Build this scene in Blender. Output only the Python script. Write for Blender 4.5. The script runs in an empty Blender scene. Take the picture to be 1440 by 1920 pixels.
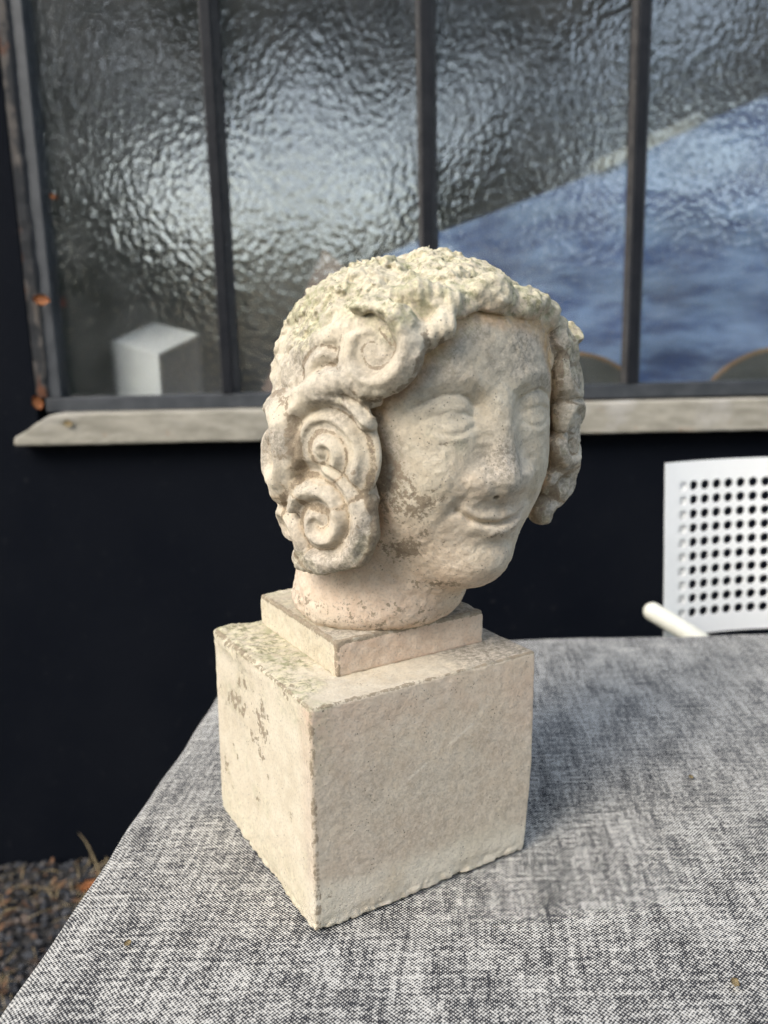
import bpy, bmesh, math, random, time
import numpy as np
from mathutils import Vector, Matrix
T0 = time.time()
random.seed(7)
RES = 1.0            # sculpt resolution multiplier
R = math.radians
SC = bpy.context.scene
COL = SC.collection

# ------------------------------------------------------------------ camera
cam_d = bpy.data.cameras.new('camera')
cam = bpy.data.objects.new('camera', cam_d); COL.objects.link(cam)
cam_d.sensor_fit = 'VERTICAL'; cam_d.sensor_height = 36.0
cam_d.lens = 1556.8 / 1920 * 36.0
cam_d.clip_start = 0.02; cam_d.clip_end = 500
cam.matrix_world = (Matrix.Translation((0, 0, 1.19)) @ Matrix.Rotation(R(90 - 11.372), 4, 'X')
                    @ Matrix.Rotation(R(-1.425), 4, 'Z'))
cam_d.dof.use_dof = True
cam_d.dof.focus_distance = 0.66
cam_d.dof.aperture_fstop = 4.6
SC.camera = cam

# ------------------------------------------------------------------ light
SUN_EL, SUN_AZ = 41.0, -137.0        # azimuth: degrees from +Y towards +X
w = bpy.data.worlds.new('World'); SC.world = w; w.use_nodes = True
nt = w.node_tree; nt.nodes.clear()
sky = nt.nodes.new('ShaderNodeTexSky'); sky.sky_type = 'NISHITA'; sky.sun_disc = False
sky.sun_elevation = R(SUN_EL); sky.sun_rotation = R(SUN_AZ)
sky.air_density = 1.3; sky.dust_density = 1.6; sky.ozone_density = 1.0
bg = nt.nodes.new('ShaderNodeBackground'); bg.inputs['Strength'].default_value = 0.15
wo = nt.nodes.new('ShaderNodeOutputWorld')
hs = nt.nodes.new('ShaderNodeHueSaturation'); hs.inputs['Saturation'].default_value = 0.74
nt.links.new(sky.outputs[0], hs.inputs['Color']); nt.links.new(hs.outputs[0], bg.inputs['Color']); nt.links.new(bg.outputs[0], wo.inputs['Surface'])
sun_d = bpy.data.lights.new('sun', 'SUN'); sun_d.energy = 1.5; sun_d.angle = R(34)
sun_d.color = (1.0, 0.94, 0.845)
sun = bpy.data.objects.new('sun', sun_d); COL.objects.link(sun)
sdir = Vector((math.sin(R(SUN_AZ)) * math.cos(R(SUN_EL)), math.cos(R(SUN_AZ)) * math.cos(R(SUN_EL)), math.sin(R(SUN_EL))))
sun.rotation_euler = sdir.to_track_quat('Z', 'Y').to_euler(); sun.location = sdir * 20
vs = SC.view_settings
vs.view_transform = 'Standard'; vs.look = 'None'; vs.exposure = 1.30; vs.gamma = 1.0
vs.use_curve_mapping = False
SC.cycles.max_bounces = 10; SC.cycles.transmission_bounces = 8; SC.cycles.transparent_max_bounces = 8
SC.cycles.use_denoising = True
SC.cycles.denoiser = 'OPENIMAGEDENOISE'
SC.cycles.denoising_input_passes = 'RGB_ALBEDO_NORMAL'
SC.cycles.denoising_prefilter = 'FAST'
SC.cycles.use_adaptive_sampling = False
SC.cycles.sample_clamp_indirect = 6

# ------------------------------------------------------------------ helpers
def tag(o, label=None, cat=None, group=None, kind=None):
    if label: o['label'] = label
    if cat: o['category'] = cat
    if group: o['group'] = group
    if kind: o['kind'] = kind
    return o

def empty(name, loc=(0, 0, 0), rz=0.0, label=None, cat=None, group=None):
    o = bpy.data.objects.new(name, None); COL.objects.link(o)
    o.location = loc; o.rotation_euler = (0, 0, rz); o.empty_display_size = 0.05
    return tag(o, label, cat, group)

def link_mesh(name, me, mat=None, parent=None):
    o = bpy.data.objects.new(name, me); COL.objects.link(o)
    if mat: me.materials.append(mat)
    if parent: o.parent = parent
    return o

def obj(name, bm, mat=None, parent=None, smooth=False):
    me = bpy.data.meshes.new(name); bm.to_mesh(me); bm.free()
    if smooth: me.polygons.foreach_set('use_smooth', [True] * len(me.polygons))
    return link_mesh(name, me, mat, parent)

def box(bm, x0, x1, y0, y1, z0, z1, bevel=0.0):
    r = bmesh.ops.create_cube(bm, size=1.0)
    for v in r['verts']:
        v.co = Vector(((x0 + x1) / 2 + v.co.x * (x1 - x0), (y0 + y1) / 2 + v.co.y * (y1 - y0), (z0 + z1) / 2 + v.co.z * (z1 - z0)))
    if bevel:
        es = list({e for v in r['verts'] for e in v.link_edges})
        bmesh.ops.bevel(bm, geom=es, offset=bevel, segments=2, profile=0.6, affect='EDGES')
    return bm

def tube(bm, pts, rad, seg=14, cap=True):
    pts = [Vector(p) for p in pts]; n = len(pts)
    rads = rad if isinstance(rad, (list, tuple)) else [rad] * n
    rings = []; up = Vector((0.13, 0.21, 0.97))
    for i, p in enumerate(pts):
        t = (pts[min(i + 1, n - 1)] - pts[max(i - 1, 0)]).normalized()
        a = t.cross(up)
        if a.length < 1e-3: a = t.cross(Vector((1, 0, 0)))
        a.normalize(); b = t.cross(a)
        rings.append([bm.verts.new(p + (a * math.cos(2 * math.pi * k / seg) + b * math.sin(2 * math.pi * k / seg)) * rads[i]) for k in range(seg)])
    for i in range(n - 1):
        for k in range(seg):
            bm.faces.new((rings[i][k], rings[i][(k + 1) % seg], rings[i + 1][(k + 1) % seg], rings[i + 1][k]))
    if cap:
        bm.faces.new(rings[0][::-1]); bm.faces.new(rings[-1])

class N:
    """tiny node-building helper"""
    def __init__(s, name):
        s.m = bpy.data.materials.new(name); s.m.use_nodes = True
        s.t = s.m.node_tree; s.t.nodes.clear()
        s.out = s.t.nodes.new('ShaderNodeOutputMaterial')
    def n(s, typ, ins=None, **kw):
        nd = s.t.nodes.new(typ)
        for k, v in kw.items(): setattr(nd, k, v)
        for k, v in (ins or {}).items(): s.set(nd.inputs[k], v)
        return nd
    def set(s, sock, v):
        if isinstance(v, bpy.types.NodeSocket): s.t.links.new(v, sock)
        elif hasattr(v, 'outputs'): s.t.links.new(v.outputs[0], sock)
        elif isinstance(v, (tuple, list)) and len(v) == 3 and sock.type == 'RGBA': sock.default_value = (*v, 1)
        else: sock.default_value = v
    def math(s, op, a, b=0.0, clamp=False):
        return s.n('ShaderNodeMath', {0: a, 1: b}, operation=op, use_clamp=clamp).outputs[0]
    def mix(s, f, a, b, blend='MIX'):
        nd = s.n('ShaderNodeMix', data_type='RGBA', blend_type=blend)
        s.set(nd.inputs[0], f); s.set(nd.inputs[6], a); s.set(nd.inputs[7], b)
        return nd.outputs[2]
    def ramp(s, f, lo, hi, a=0.0, b=1.0):
        nd = s.n('ShaderNodeMapRange', {0: f, 1: lo, 2: hi, 3: a, 4: b}, interpolation_type='SMOOTHSTEP')
        return nd.outputs[0]
    def noise(s, vec, scale, detail=4, rough=0.55, dist=0.0):
        nd = s.n('ShaderNodeTexNoise', {'Scale': scale, 'Detail': detail, 'Roughness': rough, 'Distortion': dist})
        if vec is not None: s.set(nd.inputs['Vector'], vec)
        return nd.outputs[0]
    def coord(s, k='Object'):
        return s.n('ShaderNodeTexCoord').outputs[k]
    def mapping(s, vec, scale=(1, 1, 1), rot=(0, 0, 0), loc=(0, 0, 0)):
        nd = s.n('ShaderNodeMapping'); s.set(nd.inputs['Vector'], vec)
        nd.inputs['Scale'].default_value = scale; nd.inputs['Rotation'].default_value = rot; nd.inputs['Location'].default_value = loc
        return nd.outputs[0]
    def attr(s, name):
        return s.n('ShaderNodeAttribute', attribute_name=name).outputs['Fac']
    def bump(s, h, strength, dist, normal=None):
        nd = s.n('ShaderNodeBump', {'Height': h, 'Strength': strength, 'Distance': dist})
        if normal is not None: s.set(nd.inputs['Normal'], normal)
        return nd.outputs[0]
    def pbr(s, color, rough=0.8, normal=None, **kw):
        nd = s.n('ShaderNodeBsdfPrincipled', {'Base Color': color, 'Roughness': rough})
        if normal is not None: s.set(nd.inputs['Normal'], normal)
        for k, v in kw.items(): s.set(nd.inputs[k.replace('_', ' ')], v)
        s.t.links.new(nd.outputs[0], s.out.inputs['Surface'])
        return s.m

def simple(name, c1, c2=None, scale=20, rough=0.7, bump=0.0, bdist=0.002, spec=0.5):
    m = N(name); v = m.coord()
    n1 = m.noise(v, scale, 6, 0.6)
    col = m.mix(m.ramp(n1, 0.35, 0.65), c1, c2 or c1)
    nm = m.bump(m.noise(v, scale * 6, 4), bump, bdist) if bump else None
    kw = {'Specular_IOR_Level': spec}
    return m.pbr(col, rough, nm, **kw)

# ------------------------------------------------------------------ implicit surfaces
_rng = np.random.default_rng(11)
_LAT = _rng.random((64, 64, 64), dtype=np.float32)
def vnoise(P, scale, off=0):
    q = P * scale + off * 7.31 + 100.0
    i = np.floor(q).astype(np.int32); f = (q - i).astype(np.float32); f = f * f * (3 - 2 * f)
    i0 = i & 63; i1 = (i + 1) & 63
    x0, y0, z0 = i0.T; x1, y1, z1 = i1.T; fx, fy, fz = f.T
    L = _LAT
    a = L[x0, y0, z0] * (1 - fx) + L[x1, y0, z0] * fx
    b = L[x0, y1, z0] * (1 - fx) + L[x1, y1, z0] * fx
    c = L[x0, y0, z1] * (1 - fx) + L[x1, y0, z1] * fx
    d = L[x0, y1, z1] * (1 - fx) + L[x1, y1, z1] * fx
    return ((a * (1 - fy) + b * fy) * (1 - fz) + (c * (1 - fy) + d * fy) * fz) * 2 - 1
def fbm(P, scale, oct=3, off=0, gain=0.5):
    s = 0; a = 1.0
    for k in range(oct):
        s = s + a * vnoise(P, scale * 2 ** k, off + k * 3); a *= gain
    return s
def smin(a, b, k):
    h = np.maximum(k - np.abs(a - b), 0) / k
    return np.minimum(a, b) - h * h * k * 0.25
def smax(a, b, k): return -smin(-a, -b, k)
def sstep(x, lo, hi):
    t = np.clip((x - lo) / (hi - lo), 0, 1); return t * t * (3 - 2 * t)
def ell(P, c, r):
    q = P - np.array(c, np.float32); r = np.array(r, np.float32)
    k0 = np.sqrt(((q / r) ** 2).sum(1)); k1 = np.sqrt(((q / (r * r)) ** 2).sum(1)) + 1e-9
    return k0 * (k0 - 1) / k1
def sell(P, c, r, n):
    q = np.abs(P - np.array(c, np.float32)) + 1e-7; r = np.array(r, np.float32)
    s = (((q / r) ** n).sum(1)) ** (1 / n)
    return (s - 1) * np.sqrt((q * q).sum(1)) / s
def cone(P, a, b, ra, rb):
    a = np.array(a, np.float32); b = np.array(b, np.float32); d = b - a
    t = np.clip(((P - a) @ d) / (d @ d), 0, 1)
    q = P - a - t[:, None] * d
    return np.sqrt((q * q).sum(1)) - (ra + (rb - ra) * t)
def rbox(P, h, r):
    q = np.abs(P) - (np.array(h, np.float32) - r)
    return np.sqrt((np.maximum(q, 0) ** 2).sum(1)) + np.minimum(q.max(1), 0) - r
def poly2(x, y, pts):
    best = None
    for (x0, y0), (x1, y1) in zip(pts[:-1], pts[1:]):
        dx, dy = x1 - x0, y1 - y0
        t = np.clip(((x - x0) * dx + (y - y0) * dy) / (dx * dx + dy * dy), 0, 1)
        d = (x - x0 - t * dx) ** 2 + (y - y0 - t * dy) ** 2
        best = d if best is None else np.minimum(best, d)
    return best

def evalgrid(fn, lo, hi, h, coarse=5, margin=0.006):
    lo = np.array(lo, np.float32); hi = np.array(hi, np.float32)
    nb = np.ceil((hi - lo) / (h * coarse)).astype(int)
    n = nb * coarse
    ax = [lo[k] + (np.arange(nb[k]) + 0.5) * h * coarse - h * 0.5 for k in range(3)]
    g = np.stack(np.meshgrid(*ax, indexing='ij'), -1).reshape(-1, 3).astype(np.float32)
    dc = fn(g).reshape(nb)
    D = np.repeat(np.repeat(np.repeat(dc, coarse, 0), coarse, 1), coarse, 2).astype(np.float32)
    act = np.abs(dc) < h * coarse * 0.95 + margin
    bi = np.argwhere(act)
    o = np.stack(np.meshgrid(*[np.arange(coarse)] * 3, indexing='ij'), -1).reshape(-1, 3)
    for s in range(0, len(bi), 6000):
        ii = (bi[s:s + 6000, None, :] * coarse + o[None]).reshape(-1, 3)
        D[ii[:, 0], ii[:, 1], ii[:, 2]] = fn((lo + ii * h).astype(np.float32))
    return D, lo

def surface_nets(D, lo, h):
    S = D < 0
    c = np.zeros(tuple(s - 1 for s in D.shape), np.uint8)
    for dx in (0, 1):
        for dy in (0, 1):
            for dz in (0, 1):
                c += S[dx:dx + c.shape[0], dy:dy + c.shape[1], dz:dz + c.shape[2]]
    cells = np.argwhere((c > 0) & (c < 8))
    idx = np.full(c.shape, -1, np.int32); idx[tuple(cells.T)] = np.arange(len(cells))
    acc = np.zeros((len(cells), 3)); cnt = np.zeros(len(cells))
    cor = [np.array(v) for v in np.ndindex(2, 2, 2)]
    for a in cor:
        for ax in range(3):
            if a[ax]: continue
            b = a.copy(); b[ax] = 1
            da = D[tuple((cells + a).T)]; db = D[tuple((cells + b).T)]
            m = (da < 0) != (db < 0)
            t = np.where(m, da / np.where(m, da - db, 1), 0)
            p = a + np.outer(t, b - a)
            acc[m] += p[m]; cnt[m] += 1
    V = lo + (cells + acc / cnt[:, None]) * h
    F = []
    for ax in range(3):
        u, v = (ax + 1) % 3, (ax + 2) % 3
        s0 = [slice(1, -1)] * 3; s1 = [slice(1, -1)] * 3
        s0[ax] = slice(0, -1); s1[ax] = slice(1, None)
        A, B = S[tuple(s0)], S[tuple(s1)]
        e = np.argwhere(A != B)
        base = e.copy()
        for k in range(3):
            if k != ax: base[:, k] += 1
        ok = np.ones(len(base), bool)
        for k in range(3): ok &= base[:, k] < c.shape[k]
        base = base[ok]
        sg = A[tuple(e[ok].T)]
        eu = np.zeros(3, int); eu[u] = 1; ev = np.zeros(3, int); ev[v] = 1
        q = np.stack([idx[tuple((base - eu - ev).T)], idx[tuple((base - ev).T)], idx[tuple(base.T)], idx[tuple((base - eu).T)]], 1)
        q[~sg] = q[~sg][:, ::-1]
        F.append(q[(q >= 0).all(1)])
    return V.astype(np.float32), np.concatenate(F)

def mesh_np(name, V, F, mat, parent, attrs=None):
    me = bpy.data.meshes.new(name)
    me.vertices.add(len(V)); me.vertices.foreach_set('co', V.astype(np.float32).ravel())
    me.loops.add(F.size); me.loops.foreach_set('vertex_index', F.astype(np.int32).ravel())
    me.polygons.add(len(F)); me.polygons.foreach_set('loop_start', np.arange(0, F.size, 4, dtype=np.int32))
    me.polygons.foreach_set('use_smooth', np.ones(len(F), bool))
    me.update(calc_edges=True)
    for k, a in (attrs or {}).items():
        at = me.attributes.new(k, 'FLOAT', 'POINT'); at.data.foreach_set('value', np.asarray(a, np.float32))
    return link_mesh(name, me, mat, parent)

# ================================================================== SETTING
WY = 1.79                 # wall face
GZ = 1.835                # glass plane
# window opening
OX0, OX1, OZ0, OZ1 = -0.738, 1.442, 1.062, 2.16

def m_wall():
    m = N('black_render'); v = m.coord()
    n1 = m.noise(v, 3, 6, 0.6); n2 = m.noise(v, 60, 5, 0.6)
    col = m.mix(m.ramp(n1, 0.3, 0.7), (0.0022, 0.0032, 0.0060), (0.0040, 0.0050, 0.0078))
    col = m.mix(m.math('MULTIPLY', m.ramp(n2, 0.62, 0.8), 0.35), col, (0.035, 0.035, 0.036))
    return m.pbr(col, 0.8, m.bump(m.math('ADD', n1, m.math('MULTIPLY', n2, 0.4)), 0.5, 0.004), Specular_IOR_Level=0.06)
M_WALL = m_wall()
M_STEEL = simple('window_steel', (0.005, 0.006, 0.009), (0.010, 0.011, 0.014), 25, 0.5, 0.25, 0.001, 0.22)
M_STEELR = simple('window_rail_steel', (0.022, 0.026, 0.031), (0.038, 0.042, 0.048), 25, 0.55, 0.25, 0.001, 0.5)
M_PUTTY = simple('painted_putty', (0.024, 0.022, 0.022), (0.045, 0.042, 0.040), 40, 0.6, 0.3, 0.001, 0.4)

def m_rust():
    m = N('flaking_jamb_steel'); v = m.coord()
    vv = m.mapping(v, (1, 1, 0.35))
    n = m.noise(vv, 38, 6, 0.65)
    col = m.mix(m.ramp(n, 0.48, 0.62), (0.03, 0.029, 0.029), (0.13, 0.11, 0.092))
    col = m.mix(m.ramp(m.noise(vv, 25, 5, 0.6), 0.58, 0.66), col, (0.16, 0.06, 0.025))
    return m.pbr(col, 0.75, m.bump(n, 0.7, 0.003))
M_RUST = m_rust()

def m_sill():
    m = N('weathered_sill'); v = m.coord()
    n = m.noise(m.mapping(v, (0.25, 1, 1)), 45, 6, 0.62); n2 = m.noise(v, 9, 5, 0.6)
    col = m.mix(m.ramp(n, 0.3, 0.7), (0.20, 0.185, 0.148), (0.33, 0.305, 0.25))
    col = m.mix(m.math('MULTIPLY', m.ramp(n2, 0.55, 0.72), 0.6), col, (0.38, 0.36, 0.33))
    col = m.mix(m.math('MULTIPLY', m.ramp(m.noise(v, 22, 4), 0.64, 0.72), 0.7), col, (0.26, 0.15, 0.09))
    return m.pbr(col, 0.9, m.bump(m.noise(v, 130, 6, 0.65), 0.6, 0.003))
M_SILL = m_sill()

def m_glass():
    m = N('hammered_glass'); v = m.coord()
    vv = m.mapping(v, (1, 1, 0.72))
    n0 = m.noise(vv, 62, 1.5, 0.45, 0.3)
    vo = m.n('ShaderNodeTexVoronoi', {'Scale': 92.0, 'Randomness': 1.0}, feature='SMOOTH_F1')
    vo.inputs['Smoothness'].default_value = 0.8; m.set(vo.inputs['Vector'], vv)
    h = m.math('ADD', m.math('MULTIPLY', vo.outputs['Distance'], 0.75), m.math('MULTIPLY', n0, 0.7))
    nm = m.bump(h, 1.0, 0.00075)
    lw = m.n('ShaderNodeLayerWeight', {'Blend': 0.5, 'Normal': nm})
    fr = m.math('ADD', m.math('MULTIPLY', m.math('POWER', lw.outputs['Facing'], 5.0), 0.84), 0.16)
    rf = m.n('ShaderNodeBsdfRefraction', {'Color': (0.93, 0.95, 0.94), 'Roughness': 0.0, 'IOR': 1.18, 'Normal': nm})
    gl = m.n('ShaderNodeBsdfGlossy', {'Color': (1, 1, 1), 'Roughness': 0.08, 'Normal': nm})
    tp = m.n('ShaderNodeBsdfTransparent', {'Color': (0.98, 0.985, 0.982)})
    tr = m.n('ShaderNodeMixShader', {0: 0.40, 1: tp, 2: rf})
    mx = m.n('ShaderNodeMixShader', {0: fr, 1: tr, 2: gl})
    # thin dust film, added as a grey haze to lift the dark panes
    film = m.ramp(m.noise(v, 7, 5, 0.6), 0.3, 0.75, 0.012, 0.035)
    df = m.n('ShaderNodeBsdfDiffuse', {'Color': (0.62, 0.63, 0.64)})
    fx = m.n('ShaderNodeMixShader', {0: film, 1: mx, 2: df})
    m.t.links.new(fx.outputs[0], m.out.inputs['Surface'])
    return m.m
M_GLASS = m_glass()

def m_ground():
    m = N('earth'); v = m.coord()
    n = m.noise(v, 30, 8, 0.7)
    col = m.mix(m.ramp(n, 0.35, 0.65), (0.018, 0.017, 0.017), (0.06, 0.055, 0.05))
    return m.pbr(col, 0.95, m.bump(m.noise(v, 90, 6, 0.7), 0.9, 0.01))
bm = bmesh.new(); bmesh.ops.create_grid(bm, x_segments=8, y_segments=8, size=120)
g = obj('ground', bm, m_ground()); tag(g, kind='structure'); g.location = (0, 0, -0.012)

# wall: pieces round the window opening, one mesh (butted without overlap)
bm = bmesh.new()
XL, XR, TH = -4.5, 5.0, 0.20
def wall_quad_prism(x0, x1, z0, z1): box(bm, x0, x1, WY, WY + TH, z0, z1)
wall_quad_prism(XL, OX0, -0.1, 3.0); wall_quad_prism(OX1, XR, -0.1, 3.0)
wall_quad_prism(OX0, OX1, -0.1, OZ0 - 0.0665); wall_quad_prism(OX0, OX1, OZ1, 3.0)
wall = obj('building_wall', bm, M_WALL)
tag(wall, 'black rendered wall of the building around the metal window', 'wall')

# window
win = empty('metal_window', (0, GZ, OZ0), 0, 'dark steel framed window with textured glass panes in the black wall', 'window')
def child(o):      # place world-space mesh under an empty that carries a translation
    o.parent = win; o.matrix_parent_inverse = Matrix.Translation((0, GZ, OZ0)).inverted(); return o
MUL = [-0.327, 0.108, 0.543, 0.978]
X0, X1, Z0, Z1 = -0.722, 1.428, OZ0 + 0.003, OZ1 - 0.003
bm = bmesh.new()
box(bm, X0, X1, GZ - 0.034, GZ + 0.02, Z0, Z0 + 0.030, 0.002)
child(obj('bottom_rail', bm, M_STEELR))
bm = bmesh.new(); box(bm, X0, X1, GZ - 0.03, GZ + 0.02, Z1 - 0.032, Z1, 0.002); child(obj('top_rail', bm, M_STEEL))
bm = bmesh.new()
box(bm, X0, X0 + 0.032, GZ - 0.028, GZ + 0.02, Z0 + 0.0305, Z1 - 0.0325, 0.002)
child(obj('jamb', bm, M_STEELR))
bm = bmesh.new(); box(bm, X1 - 0.032, X1, GZ - 0.028, GZ + 0.02, Z0 + 0.0305, Z1 - 0.0325, 0.002); child(obj('jamb', bm, M_STEEL))
# corroded strip of old paint and mortar down the left jamb
bm = bmesh.new()
nz = 120
prev = None
rr = random.Random(3)
for k in range(nz + 1):
    z = Z0 + 0.033 + (Z1 - Z0 - 0.07) * k / nz
    wv = (prevw if k else 0.009) * 0.8 + 0.2 * 0.008 + rr.uniform(-0.0022, 0.0022); prevw = wv
    yy = rr.uniform(-0.002, 0.002)
    a = bm.verts.new((X0 - 0.014, WY + 0.002, z)); b = bm.verts.new((X0 - 0.004 + wv * 0.3, GZ - 0.036 + yy, z))
    c = bm.verts.new((X0 + wv * .7, GZ - 0.0335 + yy * .5, z)); d = bm.verts.new((X0 + wv * .7, GZ - 0.029, z))
    cur = (a, b, c, d)
    if prev:
        for i in range(3): bm.faces.new((prev[i], prev[i + 1], cur[i + 1], cur[i]))
    prev = cur
child(obj('weather_strip', bm, M_RUST, smooth=True))
for mx in MUL:
    bm = bmesh.new()
    # outer bar
    box(bm, mx - 0.0135, mx + 0.0085, GZ - 0.036, GZ + 0.018, Z0 + 0.031, Z1 - 0.033, 0.002)
    mo = child(obj('mullion', bm, M_STEEL))
    for sx in (-1, 1):
        bm = bmesh.new()
        xa = mx + (0.009 if sx > 0 else -0.014); xb = xa + sx * (0.012 if sx > 0 else 0.006)
        z0, z1 = Z0 + 0.0312, Z1 - 0.0332
        A = [bm.verts.new(p) for p in ((xa, GZ - 0.026, z0), (xb, GZ - 0.0045, z0), (xa, GZ - 0.0045, z0))]
        B = [bm.verts.new((q.co.x, q.co.y, z1)) for q in A]
        for i in range(3): bm.faces.new((A[i], A[(i + 1) % 3], B[(i + 1) % 3], B[i]))
        bm.faces.new(A[::-1]); bm.faces.new(B)
        bmesh.ops.recalc_face_normals(bm, faces=bm.faces)
        pt = obj('glazing_putty', bm, M_PUTTY); pt.parent = mo
edges = [X0 + 0.0325] + [x for mx in MUL for x in (mx - 0.013, mx + 0.008)] + [X1 - 0.0325]
for k in range(0, len(edges), 2):
    bm = bmesh.new(); box(bm, edges[k] + .0008, edges[k + 1] - .0008, GZ - 0.002, GZ + 0.002, Z0 + 0.0312, Z1 - 0.0335)
    child(obj('pane', bm, M_GLASS))

# sill: worn stone/concrete strip with a broken left end
def sill_fn(P):
    q = P.copy()
    d = rbox(q - np.array((0, 0, 0), np.float32), (0.9, 0.042, 0.033), 0.004)
    n1 = fbm(P, 25, 3, 2)
    cut = -(P[:, 0] + 0.885) * 0.62 + (P[:, 2] + 0.012) * 0.78 - 0.004       # chamfered, broken end
    d = smax(d, cut + 0.006 * n1, 0.006)
    d = d + 0.0005 * fbm(P, 90, 2, 5) + 0.0009 * sstep(-P[:, 2], 0.02, 0.034) * n1
    return d
D, lo = evalgrid(sill_fn, (-0.92, -0.05, -0.045), (0.92, 0.05, 0.045), 0.003, 4, 0.01)
V, F = surface_nets(D, lo, 0.003)
V = V * np.array((1.245, 1, 1), np.float32)      # stretch to the full window width
sill = mesh_np('window_sill', V, F, M_SILL, None); sill.location = (0.345, WY - 0.003, 1.0285)
sill.rotation_euler = (0, R(0.2), 0)
tag(sill, 'pale weathered stone window sill with a chipped left end', 'window sill')

# room behind the glass
M_ROOM = simple('room_plaster', (0.15, 0.155, 0.16), (0.21, 0.212, 0.212), 3, 0.9)
M_RFLOOR = simple('room_floor', (0.06, 0.055, 0.05), (0.09, 0.08, 0.07), 5, 0.8)
bm = bmesh.new(); box(bm, -3.0, 4.0, 4.2, 4.3, 0.01, 2.9); tag(obj('room_wall', bm, M_ROOM), kind='structure')
bm = bmesh.new(); box(bm, -3.1, -3.0, WY + TH + .002, 4.3, 0.01, 2.9); tag(obj('room_wall', bm, M_ROOM), kind='structure')
bm = bmesh.new(); box(bm, 4.0, 4.1, WY + TH + .002, 4.3, 0.01, 2.9); tag(obj('room_wall', bm, M_ROOM), kind='structure')
for (y0_, y1_) in ((WY + TH + .002, 4.3),):
    bm = bmesh.new(); box(bm, -3.1, 4.1, y0_, y1_, 2.902, 3.0); tag(obj('room_ceiling', bm, M_ROOM), kind='structure')
bm = bmesh.new(); box(bm, -3.0, 4.0, WY + TH + .002, 4.2, -0.05, 0.008); tag(obj('room_floor', bm, M_RFLOOR), kind='structure')
M_BENCH = simple('bench_wood', (0.05, 0.045, 0.04), (0.08, 0.07, 0.06), 9, 0.7)
# inner ledge / workbench on which the things behind the glass stand
bench = empty('workbench', (0.35, 2.27, 0), 0, 'dark workbench standing inside against the window', 'workbench')
bm = bmesh.new(); box(bm, -1.3, 1.3, -0.255, 0.40, 1.03, 1.066, 0.002); obj('bench_top', bm, M_BENCH, bench)
for sx in (-1.2, 1.2):
    for sy in (-0.18, 0.33):
        bm = bmesh.new(); box(bm, sx - .03, sx + .03, sy - .03, sy + .03, 0.0085, 1.0295); obj('leg', bm, M_BENCH, bench)

# white carton behind pane one
M_WHITE = simple('white_card', (0.86, 0.87, 0.86), (0.90, 0.905, 0.90), 6, 0.7)
M_BOX_SIDE = simple('brown_side', (0.30, 0.255, 0.22), (0.36, 0.31, 0.27), 8, 0.8)  # darker brown for the right-hand side of the box
cart = empty('white_box', (-0.492, 1.872, 1.0665), R(0), 'small white box with sloping top and one brown side behind the first pane', 'box')
cart.rotation_euler = (0, 0, R(-33))
def sloped_box(bm, x0, x1, y0, y1, hs):
    # hs: heights at (x0,y0) (x1,y0) (x1,y1) (x0,y1)
    c = [(x0, y0), (x1, y0), (x1, y1), (x0, y1)]
    lo_ = [bm.verts.new((x, y, 0)) for x, y in c]; hi_ = [bm.verts.new((x, y, h)) for (x, y), h in zip(c, hs)]
    bm.faces.new(lo_[::-1]); bm.faces.new(hi_)
    for i in range(4): bm.faces.new((lo_[i], lo_[(i + 1) % 4], hi_[(i + 1) % 4], hi_[i]))
    bmesh.ops.bevel(bm, geom=list(bm.edges), offset=0.0012, segments=1, affect='EDGES')
bm = bmesh.new(); sloped_box(bm, -0.145, 0.0, 0.0, 0.13, (0.148, 0.116, 0.160, 0.190)); ob = obj('carton', bm, M_WHITE, cart)
bm = bmesh.new(); sloped_box(bm, 0.0006, 0.0026, 0.002, 0.128, (0.114, 0.114, 0.157, 0.157)); obj('side_panel', bm, M_BOX_SIDE, cart)

# brown board leaning behind the second pane
M_BROWN = simple('brown_board', (0.30, 0.20, 0.16), (0.40, 0.28, 0.22), 10, 0.75)
bm = bmesh.new()
A = [(-0.28, 0, 0), (0.10, 0, 0), (0.10, 0, 0.16), (-0.11, 0, 0.36)]
va = [bm.verts.new((x, 0, z)) for x, _, z in A]; vb = [bm.verts.new((x, 0.018, z)) for x, _, z in A]
bm.faces.new(va); bm.faces.new(vb[::-1])
for i in range(4): bm.faces.new((va[i], vb[i], vb[(i + 1) % 4], va[(i + 1) % 4]))
bmesh.ops.recalc_face_normals(bm, faces=bm.faces)
bd = obj('leaning_board', bm, M_BROWN); bd.location = (-0.02, 2.05, 1.069); bd.rotation_euler = (R(-10), 0, 0)
tag(bd, 'brown board with a slanted edge leaning inside behind the second pane', 'board')

# blue sheet over a sloping rack behind panes three and four
def m_blue():
    m = N('blue_canvas'); v = m.coord()
    n = m.noise(m.mapping(v, (1, 1, 3.0), (0, R(-18), 0)), 6, 5, 0.6)
    col = m.mix(m.ramp(n, 0.36, 0.66), (0.035, 0.085, 0.26), (0.25, 0.37, 0.60))
    return m.pbr(col, 0.6, m.bump(n, 0.5, 0.02))
bs = empty('blue_cover', (0.62, 2.0, 1.067), 0, 'blue cloth cover sloping up to the right behind the glass', 'cloth cover')
bm = bmesh.new()
NX, NZ = 60, 30
def top_z(x): return 0.275 + (x + 0.50) * 0.375 + 0.006 * math.sin(x * 9)     # height of the slanted upper edge
grid = []
for i in range(NX + 1):
    x = -0.72 + 1.7 * i / NX
    row = []
    for j in range(NZ + 1):
        t = j / NZ; z = 0.003 + (top_z(x) + 0.09) * t
        y = -0.075 + 0.16 * t + 0.012 * math.sin(x * 11 + z * 14) * (1 - t) + 0.010 * math.sin(z * 40 + x * 6)
        row.append(bm.verts.new((x, y, z)))
    grid.append(row)
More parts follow.
